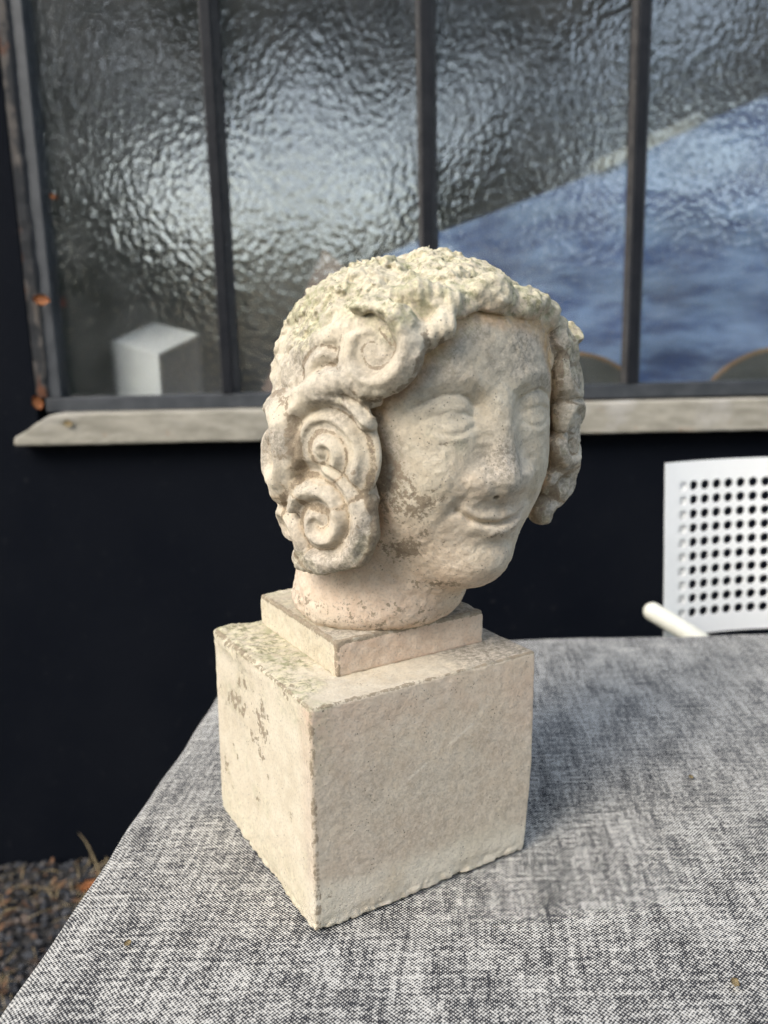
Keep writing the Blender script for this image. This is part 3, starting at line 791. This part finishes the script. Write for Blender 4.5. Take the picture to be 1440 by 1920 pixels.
def hair_fn(P, want=False):
    x, y, z = P.T; ax = np.abs(x); M = P.copy(); M[:, 0] = ax
    d = ell(P, (-0.004, 0.014, 0.020), (0.112, 0.121, 0.092))
    d = smin(d, ell(P, (-0.004, 0.040, -0.050), (0.104, 0.080, 0.095)), 0.04)
    d = smin(d, ell(P, (-0.094, 0.004, -0.058), (0.030, 0.056, 0.076)), 0.03)
    d = smin(d, ell(P, (0.078, -0.010, -0.050), (0.027, 0.062, 0.074)), 0.03)
    # coarse erosion of the crown and back
    up = sstep(z, 0.035, 0.075)
    n1 = fbm(P, 55, 4, 6, 0.6); n2 = fbm(P, 22, 2, 7)
    d = d - up * (0.0034 * n1 + 0.0060 * n2 + 0.0018 * vnoise(P, 230, 3) + 0.0012 * vnoise(P, 400, 9))
    mid = sstep(z, 0.0, 0.03) * (1 - up)
    d = d - mid * (0.0026 * n1 + 0.0012 * vnoise(P, 260, 3))
    # wavy locks running down sides and back
    ang = np.arctan2(x, -y); ph = ang * 15 + 2.2 * np.sin(z * 42 + ang * 3) + 1.5 * n2
    d = d - (1 - up) * (0.0036 * (np.abs(np.sin(ph)) - 0.5) + 0.0020 * n1)
    # opening for the face
    w = np.where(x < 0, 0.098, 0.0865) - 0.004 * np.sin(z * 70)
    op = np.sqrt((x / w) ** 2 + ((z + 0.055 + 0.004 * np.sin(x * 105 + 0.8)) / 0.1165) ** 2) - 1
    op = op * 0.075
    op = np.maximum(op, (y + 0.034 - 0.03 * sstep(x, -0.02, 0.02)))
    d = smax(d, -op, 0.006)
    # scalloped worn locks along the forehead
    for cx, cz, rr, hz in ((-0.036, 0.067, .020, .011), (-0.004, 0.073, .024, .012), (0.034, 0.067, .023, .012), (0.064, 0.058, .020, .013)):
        c = (cx, -0.0910 + 4.0 * cx * cx + 0.003, cz)
        q = ell(P, c, (rr, 0.013, hz)); d = smin(d, q + 0.0028 * n1 + 0.0016 * n2, 0.010)
    d = d + 0.0009 * fbm(P, 130, 2, 14) * (0.4 + up)
    GR = np.zeros(len(P), np.float32)
    for ci, (c, nrm, R0, a0, sg, turns, asp) in enumerate(CURLS):
        c = np.array(c, np.float32); a, b, n = frame(nrm)
        q0 = P - c
        idx = np.nonzero((q0 * q0).sum(1) < (R0 * 1.75) ** 2)[0]
        if not len(idx): continue
        q = q0[idx]; Pi = P[idx]
        wx = 0.0022 * vnoise(Pi, 34, 21 + ci); wy = 0.0022 * vnoise(Pi, 34, 47 + ci)
        u = -(q @ a) + wx; v = (q @ b + wy) / asp; t = q @ n
        ns = int(22 * turns); best = np.full(len(idx), 9.0, np.float32); off = np.zeros(len(idx), np.float32)
        prev = None
        for k in range(ns + 1):
            tau = k / ns; ph = R(a0) + sg * tau * turns * 2 * math.pi
            rr = R0 * (1 - tau) ** 0.85 + 0.0025
            pt = (rr * math.cos(ph), rr * math.sin(ph), 0.0015 + 0.004 * math.sin(tau * 5 + ci) * (R0 / .04) - 0.003 * tau)
            wd = min(0.62 * R0 / turns * (1.0 - 0.40 * tau), 0.0135) * (0.55 + 0.45 * min(1, tau * 7))
            if prev:
                (x0, y0, z0), w0 = prev; dx, dy, dz = pt[0] - x0, pt[1] - y0, pt[2] - z0
                L2 = dx * dx + dy * dy + dz * dz
                h = np.clip(((u - x0) * dx + (v - y0) * dy + (t - z0) * dz) / L2, 0, 1)
                ex, ey, ez = u - x0 - h * dx, v - y0 - h * dy, (t - z0 - h * dz) * 0.82
                dist = np.sqrt(ex * ex + ey * ey + ez * ez)
                wv = w0 + (wd - w0) * h
                dd = dist - wv
                o = (ex * dy - ey * dx) / math.sqrt(dx * dx + dy * dy) / wv
                m_ = dd < best; best = np.where(m_, dd, best); off = np.where(m_, o, off)
            prev = (pt, wd)
        # strands along the lock, wear and pitting
        st = np.cos(off * 5.2 + 1.0 * vnoise(Pi, 50, 9))
        dd = best - 0.0008 * st * (R0 / .035) + 0.0007 * n1[idx] + 0.0005 * vnoise(Pi, 200, 4)
        er = sstep(z[idx], 0.038, 0.066)
        dd = dd + er * (0.0020 * n1[idx] + .0014 * n2[idx] + .0010 * vnoise(Pi, 260, 3))
        if want: GR[idx] = np.maximum(GR[idx], sstep(np.abs(off), .70, 1.05) * (best < 0.004) * (1 - er))
        # bed of the curl, cut back so that the lock stands proud
        rho = np.sqrt(u * u + v * v); k0 = np.sqrt((rho / (R0 * 1.08)) ** 2 + ((t + 0.003) / 0.0095) ** 2) + 1e-6
        bed = (k0 - 1) * np.sqrt(rho * rho + (t + .003) ** 2) / k0
        clear = np.maximum(np.sqrt((rho / (R0 * 0.98)) ** 2 + ((t - 0.012) / 0.013) ** 2) - 1, 0) * 0.012
        base = smax(d[idx], 0.004 - clear, 0.003)
        d[idx] = smin(smin(base, bed, 0.004), dd, 0.0036)
    for pts, rad in LOCKS:
        dl = None
        for i in range(len(pts) - 1):
            q = cone(P, pts[i], pts[i + 1], rad[i], rad[i + 1]); dl = q if dl is None else smin(dl, q, 0.004)
        dl = dl + 0.0014 * n1 + 0.0006 * np.sin(ang * 95 + z * 60)
        d = smin(d, dl, 0.005)
    d = smax(d, -(z + 0.142 + 0.010 * n2 - 0.02 * sstep(y, 0.0, 0.06)), 0.010)
    return (d, GR) if want else d

hh = 0.00115 * RES
D, lo = evalgrid(face_fn, (-.128, -.135, -.21), (.10, .13, .11), hh, 5, 0.010)
V, F = surface_nets(D, lo, hh)
x, y, z = V.T; ax = np.abs(x)
dh = hair_fn(V)
n8, n20, n90, n9b = fbm(V, 14, 3, 41), fbm(V, 40, 3, 42), fbm(V, 150, 3, 43), fbm(V, 90, 4, 44, 0.6)
crev = sstep(-dh, -0.011, -0.001)                 # ochre stain line where curls meet the face
warm = np.clip(crev * 0.9 + 0.45 * sstep(-z, 0.02, 0.09) * np.clip(.6 + n8, 0, 1) + .35 * sstep(-z, 0.12, 0.17), 0, 1)
G = lambda cx, cz, sx, sz: np.exp(-((x - cx) / sx) ** 2 - ((z - cz) / sz) ** 2) * sstep(-y, 0.0, 0.03)
grey = 0.80 * sstep(z + 0.02 * n20, -0.020, 0.01) * np.clip(.75 + .5 * n20, 0, 1)
grey = np.maximum(grey, 1.0 * G(-0.083, -0.040, 0.012, 0.034) * np.clip(.8 + .6 * n20, 0, 1))
grey = np.maximum(grey, 1.0 * np.exp(-((x + .004) / 0.024) ** 2 - ((z + 0.052) / 0.036) ** 2) * sstep(-y, 0.085, 0.094) * np.clip(.8 + .5 * n20, 0, 1))
grey = np.maximum(grey, .55 * G(0.0, -0.107, 0.030, 0.008) * np.clip(.7 + .6 * n20, 0, 1))
lich = np.clip(0.5 * sstep(n20 + .5 * n8, 0.0, 0.6) * sstep(z, -0.03, 0.03) * np.exp(-((x + .03) / .05) ** 2) + .6 * G(-0.045, -0.03, 0.02, 0.012) * sstep(n20, -.2, .3), 0, .7)
bm_ = 1.0 * G(-0.060, -0.078, 0.017, 0.026) + .7 * G(-0.078, -0.068, 0.012, 0.03) + 0.95 * G(-0.062, -0.120, 0.035, 0.016) + 0.8 * G(-0.025, -0.152, 0.035, 0.010) + .55 * G(0.0, -0.11, 0.025, 0.006) + .8 * sstep(-z, 0.185, 0.193)
bm_ += .55 * G(-0.084, -0.042, 0.010, 0.032) + .5 * sstep(-dh, -.006, 0) * sstep(n20, .1, .5)
bm_ += .9 * G(-0.046, -0.006, 0.016, 0.0025) + .9 * G(-0.042, -0.034, 0.016, 0.004) + .6 * G(0.042, -0.030, 0.018, 0.008) + .5 * G(-.004, -.054, .018, .013) + .5 * G(-.05, .012, .03, .008) + .5 * G(.0, -.106, .03, .008)
brown = np.clip(bm_ * .56 + .14 * n20, 0, .64) * sstep(bm_, .12, .3)
neckpit = sstep(-z, .15, .17)
brown = np.maximum(brown, .42 * neckpit)
head = mesh_np('head', V, F, M_STONE, None, dict(ochre=sstep(-dh, -0.010, 0.0), warm=warm, grey=np.clip(grey, 0, 1), lichen=lich, brown=brown))
to_bust(head, HO, HTH)

hh = 0.0012 * RES
D, lo = evalgrid(hair_fn, (-.158, -.135, -.172), (.158, .145, .138), hh, 5, 0.012)
V, F = surface_nets(D, lo, hh)
x, y, z = V.T
_, GR = hair_fn(V, True)
df = face_fn(V)
n8, n20, n90, n9b = fbm(V, 14, 3, 61), fbm(V, 40, 3, 62), fbm(V, 150, 3, 63), fbm(V, 90, 4, 64, 0.6)
crev = sstep(-df, -0.012, -0.001)
lich = np.clip(sstep(z + .018 * n20 + .25 * np.maximum(y, 0) , 0.030, 0.068) * (.8 + .4 * n20) + .4 * sstep(n20 + n8, .4, .9), 0, 1)
grey = np.clip(.62 + .6 * n20 + .4 * n8, 0, .95) * (1 - crev) * (1 - .7 * sstep(z, .05, .08))
warm = np.clip(crev * 0.9 + .25 * sstep(-z, .05, .12), 0, 1)
brown = np.clip(.47 * sstep(n20, -.15, .45) * (1 - lich) + .62 * GR, 0, .68)
hair = mesh_np('hair', V, F, M_STONE, None, dict(ochre=np.clip(sstep(-df, -0.010, 0.0) * (1 - lich) + .5 * GR * sstep(-z, -.02, .06), 0, 1), warm=warm, grey=grey, lichen=lich, brown=brown))
to_bust(hair, HO, HTH)
print('sculpt', round(time.time() - T0, 1), len(V))

# ================================================================== CHAIR
M_CHAIR = simple('white_powder_coat', (0.72, 0.72, 0.70), (0.76, 0.76, 0.74), 5, 0.45)
M_CREAM = simple('cream_tube', (0.62, 0.60, 0.50), (0.68, 0.66, 0.56), 8, 0.45)
chair = empty('garden_chair', (0.704, 1.43, 0), 0, 'white perforated metal garden chair behind the table', 'chair')
CP, RP = 0.0232, 0.0250        # hole spacing
NC, NR = 17, 10
def chair_pt(cx, cz, off=0.0):
    # panel slightly curved sideways and reclined away from the sitter
    ang = cx / 0.55
    x = math.sin(ang) * 0.55; y = (1 - math.cos(ang)) * -0.55 + 0.20 * 0.55 * 0
    return Vector((x, y + cz * 0.10 + off, cz))
bm = bmesh.new()
vcache = {}
def pv(cx, cz):
    k = (round(cx, 6), round(cz, 6))
    if k not in vcache: vcache[k] = bm.verts.new(chair_pt(cx, cz))
    return vcache[k]
gx0 = -NC * CP / 2; gz0 = 0.030
for i in range(NC):
    for j in range(NR):
        x0 = gx0 + i * CP; z0 = gz0 + j * RP; x1 = x0 + CP; z1 = z0 + RP
        cx, cz = (x0 + x1) / 2, (z0 + z1) / 2
        sq = [(x1, cz), (x1, z1), (cx, z1), (x0, z1), (x0, cz), (x0, z0), (cx, z0), (x1, z0)]
        ring = []
        for k in range(16):
            a = 2 * math.pi * k / 16; rr_ = 0.0088
            ring.append(bm.verts.new(chair_pt(cx + rr_ * math.cos(a), cz + rr_ * math.sin(a))))
        for k in range(8):
            A_, B_ = pv(*sq[k]), pv(*sq[(k + 1) % 8])
            r0, r1, r2 = ring[(2 * k) % 16], ring[(2 * k + 1) % 16], ring[(2 * k + 2) % 16]
            bm.faces.new((A_, B_, r2, r1, r0))
# plain margins
mx_ = 0.026; W0, W1 = gx0 - mx_, -gx0 + mx_; ZB, ZT = gz0 - 0.028, gz0 + NR * RP + 0.030
xs = [gx0 + CP / 2 * k for k in range(2 * NC + 1)]; zs = [gz0 + RP / 2 * k for k in range(2 * NR + 1)]
for k in range(len(xs) - 1):
    for (za, zb) in ((ZB, gz0), (gz0 + NR * RP, ZT)):
        bm.faces.new((pv(xs[k], za), pv(xs[k + 1], za), pv(xs[k + 1], zb), pv(xs[k], zb)))
for k in range(len(zs) - 1):
    for (xa, xb) in ((W0, gx0), (-gx0, W1)):
        bm.faces.new((pv(xa, zs[k]), pv(xb, zs[k]), pv(xb, zs[k + 1]), pv(xa, zs[k + 1])))
for (xa, xb) in ((W0, gx0), (-gx0, W1)):
    for (za, zb) in ((ZB, gz0), (gz0 + NR * RP, ZT)):
        bm.faces.new((pv(xa, za), pv(xb, za), pv(xb, zb), pv(xa, zb)))
bmesh.ops.recalc_face_normals(bm, faces=bm.faces)
r = bmesh.ops.extrude_face_region(bm, geom=list(bm.faces))
for e in r['geom']:
    if isinstance(e, bmesh.types.BMVert): e.co.y += 0.0035
bmesh.ops.recalc_face_normals(bm, faces=bm.faces)
bp = obj('backrest', bm, M_CHAIR, chair); bp.location = (0, 0, 0.668)
# tubular frame behind the panel
for sx in (-1, 1):
    bm = bmesh.new()
    pts = []
    for k in range(9):
        cz = -0.20 + 0.49 * k / 8
        p = chair_pt(sx * (abs(gx0) - CP * 0.9), cz, 0.0165); pts.append(p + Vector((0, 0, 0.662)))
    tube(bm, pts, 0.0115); obj('back_post', bm, M_CHAIR, chair, True)
    bm = bmesh.new()
    tube(bm, [(sx * 0.19, 0.005, 0.445), (sx * 0.20, 0.05, 0.22), (sx * 0.21, 0.09, 0.0)], 0.0115); obj('leg', bm, M_CHAIR, chair, True)
    bm = bmesh.new()
    tube(bm, [(sx * 0.19, -0.41, 0.435), (sx * 0.20, -0.43, 0.22), (sx * 0.21, -0.45, 0.0)], 0.0115); obj('leg', bm, M_CHAIR, chair, True)
bm = bmesh.new(); box(bm, -0.20, 0.20, -0.42, 0.0, 0.437, 0.452, 0.005); obj('seat', bm, M_CHAIR, chair)
def tubeworld(name, pts, rad, mat):
    bm = bmesh.new()
    pts = [Vector(p) - Vector(chair.location) for p in pts]
    a = (pts[0] - pts[1]).normalized()
    cap = [pts[0] + a * rad * math.sin(R(t)) for t in (88, 70, 50, 30, 12)]
    rads = [rad * math.cos(R(t)) for t in (88, 70, 50, 30, 12)] + [rad] * len(pts)
    tube(bm, cap + pts, rads, 16); return obj(name, bm, mat, chair, True)
tubeworld('armrest', [(0.465, 1.385, 0.722), (0.500, 1.365, 0.702), (0.545, 1.335, 0.675), (0.58, 1.30, 0.640), (0.60, 1.26, 0.58)], 0.0165, M_CREAM)

# ================================================================== GROUND COVER
M_STN = N('gravel_stone')
def m_gravel():
    m = M_STN
    oi = m.n('ShaderNodeNewGeometry').outputs['Random Per Island']
    cr = m.n('ShaderNodeValToRGB'); m.set(cr.inputs[0], oi)
    e = cr.color_ramp.elements
    e[0].position = 0; e[0].color = (0.012, 0.013, 0.017, 1); e[1].position = 1; e[1].color = (0.075, 0.07, 0.066, 1)
    for p_, c_ in ((0.45, (0.026, 0.028, 0.033, 1)), (0.75, (0.05, 0.05, 0.054, 1)), (0.85, (0.09, 0.065, 0.05, 1))):
        el = e.new(p_); el.color = c_
    return m.pbr(cr.outputs[0], 0.8, m.bump(m.noise(m.coord(), 200, 4), 0.4, 0.002))
def scatter_stones():
    rng = random.Random(5)
    base = bmesh.new(); bmesh.ops.create_icosphere(base, subdivisions=1, radius=1.0)
    bv = np.array([v.co for v in base.verts]); base.verts.index_update(); bf = np.array([[v.index for v in f.verts] for f in base.faces]); base.free()
    Vs, Fs = [], []; n = 0
    r2 = np.random.default_rng(5)
    for _ in range(9500):
        px, py = rng.uniform(-1.7, 0.2), rng.uniform(0.75, 1.785)
        s = rng.uniform(0.0035, 0.0085) * (1.35 if rng.random() < .15 else 1)
        sc = np.array((s * rng.uniform(.8, 1.4), s * rng.uniform(.8, 1.4), s * rng.uniform(.5, .9)))
        v = bv * sc * (1 + r2.uniform(-.18, .18, (len(bv), 1)))
        a = rng.uniform(0, 6.28); c, s_ = math.cos(a), math.sin(a)
        v = np.c_[v[:, 0] * c - v[:, 1] * s_, v[:, 0] * s_ + v[:, 1] * c, v[:, 2]]
        if py + max(v[:, 1]) > WY - .001: continue
        Vs.append(v + (px, py, rng.uniform(-0.010, 0.004))); Fs.append(bf + n); n += len(bv)
    me = bpy.data.meshes.new('gravel'); me.from_pydata(np.concatenate(Vs).tolist(), [], np.concatenate(Fs).tolist())
    return link_mesh('gravel', me, m_gravel())
gv = scatter_stones(); tag(gv, 'dark grey gravel along the foot of the black wall', 'gravel', kind='stuff')

def blade_mesh(bm, p0, p1, lift, wd):
    n = 6; prev = None
    p0, p1 = Vector(p0), Vector(p1); side = (p1 - p0).cross(Vector((0, 0, 1))).normalized() * wd
    for k in range(n + 1):
        t = k / n; p = p0.lerp(p1, t) + Vector((0, 0, lift * math.sin(math.pi * t)))
        wv = 1 - 0.8 * t
        cur = (bm.verts.new(p - side * wv), bm.verts.new(p + side * wv), bm.verts.new(p + Vector((0, 0, wd * .6 * wv))))
        if prev:
            for i in range(3): bm.faces.new((prev[i], prev[(i + 1) % 3], cur[(i + 1) % 3], cur[i]))
        prev = cur
M_STRAW = simple('straw', (0.13, 0.095, 0.048), (0.25, 0.19, 0.10), 60, 0.8)
bm = bmesh.new(); rg = random.Random(9)
for k in range(900):
    x, y = rg.uniform(-1.2, -0.15), rg.uniform(0.9, 1.77); a = rg.uniform(0, 6.28); L = rg.uniform(.02, .07)
    q = (x + L * math.cos(a), min(y + L * math.sin(a), 1.78), rg.uniform(.003, .02))
    blade_mesh(bm, (x, y, rg.uniform(.001, .008)), q, rg.uniform(0, .015), rg.uniform(.0010, .0022))
tag(obj('dry_grass', bm, M_STRAW), 'dry straw coloured grass blades and needles lying on the gravel', 'dry grass', kind='stuff')
M_LIT = N('leaf_litter'); _oi = M_LIT.n('ShaderNodeNewGeometry').outputs['Random Per Island']
M_LIT = M_LIT.pbr(M_LIT.mix(_oi, (0.035, 0.022, 0.014), (0.13, 0.065, 0.03)), 0.85)
rn_ = np.random.default_rng(21); n_ = 700
p_ = np.c_[rn_.uniform(-1.2, -.15, n_), rn_.uniform(.9, 1.775, n_), rn_.uniform(.004, .014, n_)]
a_ = rn_.uniform(0, 6.28, n_); l_ = rn_.uniform(.006, .017, n_)[:, None]
d1_ = np.c_[np.cos(a_), np.sin(a_), rn_.uniform(-.3, .5, n_)] * l_; d2_ = np.c_[-np.sin(a_), np.cos(a_), rn_.uniform(-.4, .4, n_)] * l_ * .45
q_ = np.stack([p_ - d1_, p_ + d2_, p_ + d1_, p_ - d2_], 1).reshape(-1, 3)
tag(mesh_np('leaf_litter', q_, np.arange(n_ * 4).reshape(-1, 4), M_LIT, None), 'brown broken leaf litter strewn over the gravel', 'leaf litter', kind='stuff')
bm = bmesh.new(); blade_mesh(bm, (-0.665, 1.70, 0.004), (-0.735, 1.765, 0.085), 0.02, 0.0032)
tag(obj('grass_stalk', bm, M_STRAW), 'single dry stalk sticking up from the gravel against the wall', 'stalk')

def leaf(name, loc, size, rot, mat, label, group=None, cat='leaf', curl=0.35):
    bm = bmesh.new(); n = 8; rows = []
    for i in range(n + 1):
        t = i / n; wv = math.sin(math.pi * min(1, t * 0.96 + 0.02)) ** 0.8 * 0.36 * size
        px = (t - .5) * size; row = []
        for j in range(-2, 3):
            py = wv * j / 2
            pz = curl * size * ((t - .5) ** 2) + abs(j) * 0.06 * size * (1 + .5 * math.sin(i * 2.1))
            row.append(bm.verts.new((px, py, pz)))
        rows.append(row)
    for i in range(n):
        for j in range(4): bm.faces.new((rows[i][j], rows[i + 1][j], rows[i + 1][j + 1], rows[i][j + 1]))
    bmesh.ops.solidify(bm, geom=list(bm.faces), thickness=0.0006)
    o = obj(name, bm, mat, None, True); o.location = loc; o.rotation_euler = rot
    return tag(o, label, cat, group)
M_LO = simple('orange_leaf', (0.30, 0.10, 0.03), (0.42, 0.17, 0.06), 50, 0.7)
M_LR = simple('russet_leaf', (0.20, 0.055, 0.03), (0.30, 0.09, 0.05), 50, 0.7)
M_LY = simple('tan_leaf', (0.34, 0.25, 0.12), (0.42, 0.33, 0.18), 50, 0.7)
leaf('fallen_leaf', (-0.685, 1.665, 0.012), 0.05, (R(10), R(-8), R(15)), M_LO, 'orange leaf on the gravel close to the wall, left of the dry stalk')
leaf('fallen_leaf', (-0.60, 1.645, 0.014), 0.048, (R(-12), R(10), R(60)), M_LO, 'orange leaf on the gravel close to the wall, right of the dry stalk')
leaf('fallen_leaf', (-0.635, 1.62, 0.012), 0.05, (R(15), R(5), R(110)), M_LR, 'russet leaf lying between the two orange leaves by the wall')
leaf('fallen_leaf', (-0.655, 1.41, 0.012), 0.05, (R(5), R(20), R(80)), M_LR, 'reddish leaf on the gravel at the left edge of the photo')
leaf('fallen_leaf', (-0.545, 1.31, 0.014), 0.06, (R(8), R(-10), R(40)), M_LR, 'brown red leaf on the gravel half hidden by the tablecloth edge')
# leaf scraps caught on the window and crumbs on the cloth
leaf('leaf_scrap', (-0.703, 1.79, 1.298), 0.036, (R(70), R(10), R(5)), M_LO, 'orange leaf caught on the left window jamb at mid height')
leaf('leaf_scrap', (-0.728, 1.775, 1.088), 0.032, (R(75), R(65), R(0)), M_LO, 'curled orange leaf standing on the left end of the sill')
leaf('leaf_scrap', (-0.673, 1.828, 1.51), 0.016, (R(80), R(30), R(0)), M_LO, 'tiny orange leaf scrap stuck on the first pane')
leaf('leaf_scrap', (-0.655, 1.741, 1.045), 0.020, (R(80), R(5), R(0)), M_LY, 'small tan leaf scrap on the front of the sill')
for (x_, y_, s_, lab) in ((0.310, 0.785, 0.007, 'tiny tan leaf crumb on the cloth to the right of the plinth'),
                          (0.238, 0.505, 0.009, 'tan leaf crumb on the cloth near its front right corner'),
                          (-0.205, 0.560, 0.007, 'pale crumb on the cloth near the left table edge')):
    leaf('leaf_crumb', (x_, y_, TZ + 0.0045), s_, (R(10), 0, R(70)), M_LY, lab, None, 'crumb')

# ================================================================== TREES AND HEDGE added out of view, shaping the sky mirrored in the glass
M_BARK = simple('bark', (0.05, 0.042, 0.034), (0.08, 0.068, 0.055), 12, 0.9)
def m_leaf(name, c1, c2):
    m = N(name); oi = m.n('ShaderNodeNewGeometry').outputs['Random Per Island']
    return m.pbr(m.mix(oi, c1, c2), 0.6)
M_FOL = [m_leaf('foliage_dark', (0.03, 0.05, 0.022), (0.06, 0.09, 0.035)), m_leaf('foliage_olive', (0.05, 0.06, 0.025), (0.09, 0.10, 0.04))]
def tree(x, y, hgt, spread, base, dens, mat, label, seed):
    rg = random.Random(seed); rn = np.random.default_rng(seed)
    t = empty('blocker_tree', (x, y, 0), 0, label, 'tree', 'added trees behind the camera')
    bm = bmesh.new()
    tube(bm, [(0, 0, 0), (.06, .03, hgt * .3), (-.03, .05, hgt * .6), (0, 0, hgt * .9)], [.16, .12, .08, .02], 10)
    for k in range(9):
        a = rg.uniform(0, 6.28); z0 = hgt * rg.uniform(.25, .7); L = spread * rg.uniform(.6, .95)
        tube(bm, [(0, 0, z0), (math.cos(a) * L * .5, math.sin(a) * L * .5, z0 + L * .35), (math.cos(a) * L, math.sin(a) * L, z0 + L * .55)], [.06, .035, .01], 6)
    obj('trunk', bm, M_BARK, t, True)
    nc = 26; cl = []
    for k in range(nc):
        a = rg.uniform(0, 6.28); rr_ = spread * math.sqrt(rg.random()) * .8; zz = base + (hgt - base) * rg.random()
        shrink = 1 - 0.55 * ((zz - base) / (hgt - base)) ** 1.6
        cl.append((math.cos(a) * rr_ * shrink, math.sin(a) * rr_ * shrink, zz, spread * rg.uniform(.18, .34)))
    n = dens
    ci = rn.integers(0, nc, n); C_ = np.array(cl)
    p = rn.normal(size=(n, 3)); p /= np.linalg.norm(p, axis=1)[:, None]; p *= (rn.random((n, 1)) ** .4)
    p = C_[ci, :3] + p * C_[ci, 3:4]
    s = rn.uniform(.07, .14, (n, 1)); d1 = rn.normal(size=(n, 3)); d1 /= np.linalg.norm(d1, axis=1)[:, None]
    d2 = np.cross(d1, rn.normal(size=(n, 3))); d2 /= np.linalg.norm(d2, axis=1)[:, None]
    q = np.stack([p - d1 * s, p + d2 * s * .5, p + d1 * s, p - d2 * s * .5], 1).reshape(-1, 3)
    fo = mesh_np('crown', q, np.arange(n * 4).reshape(-1, 4), mat, t)
    fo.data.polygons.foreach_set('use_smooth', np.zeros(n, bool))
TREES = [(-5.2, -9.4, 9.5, 3.1, 0.5, 30000, 1, 'tall dark tree added behind the camera, blocks sky left of the reflected gap'),
         (3.1, -9.4, 9.0, 3.1, 0.4, 26000, 1, 'broad olive green tree added behind the camera, blocks sky right of the reflected gap'),
         (-1.7, -10.6, 9.5, 4.2, 4.9, 26000, 1, 'high crowned tree added behind the hedge, blocks sky above the reflected gap'),
         (6.4, -8.8, 9.0, 3.0, 0.4, 24000, 1, 'dark green tree added behind the camera, keeps sky out of the right panes'),
         (-10.6, -8.0, 6.5, 2.4, 0.4, 9000, 1, 'unseen bushy tree added at the far end of the row')]
for k, (x, y, h, sp, b, n, _o, lab) in enumerate(TREES): tree(x, y, h, sp, b, n, M_FOL[k % 2], lab, 40 + k)
def hedge():  # unseen, added to block the low sky in the panes
    rn = np.random.default_rng(77); t = empty('hedge', (-1.0, -8.4, 0), 0, 'clipped dark hedge added behind the camera, blocks sky below the reflected gap', 'hedge')
    n = 26000
    p = np.c_[rn.uniform(-9, 9, n), rn.uniform(-.5, .5, n), rn.uniform(0.05, 1, n) ** .8 * (2.55 + .14 * np.sin(rn.uniform(0, 60, n)))]
    s_ = rn.uniform(.05, .10, (n, 1)); d1 = rn.normal(size=(n, 3)); d1 /= np.linalg.norm(d1, axis=1)[:, None]
    d2 = np.cross(d1, rn.normal(size=(n, 3))); d2 /= np.linalg.norm(d2, axis=1)[:, None]
    q = np.stack([p - d1 * s_, p + d2 * s_ * .5, p + d1 * s_, p - d2 * s_ * .5], 1).reshape(-1, 3)
    fo = mesh_np('foliage', q, np.arange(n * 4).reshape(-1, 4), M_FOL[0], t)
    fo.data.polygons.foreach_set('use_smooth', np.zeros(n, bool))
    for k in range(7):
        bm = bmesh.new(); tube(bm, [(-8.5 + k * 2.8, 0, 0), (-8.45 + k * 2.8, .04, 1.6)], [.04, .02], 6)
        obj('stem', bm, M_BARK, t)
hedge()
print('done', round(time.time() - T0, 1))
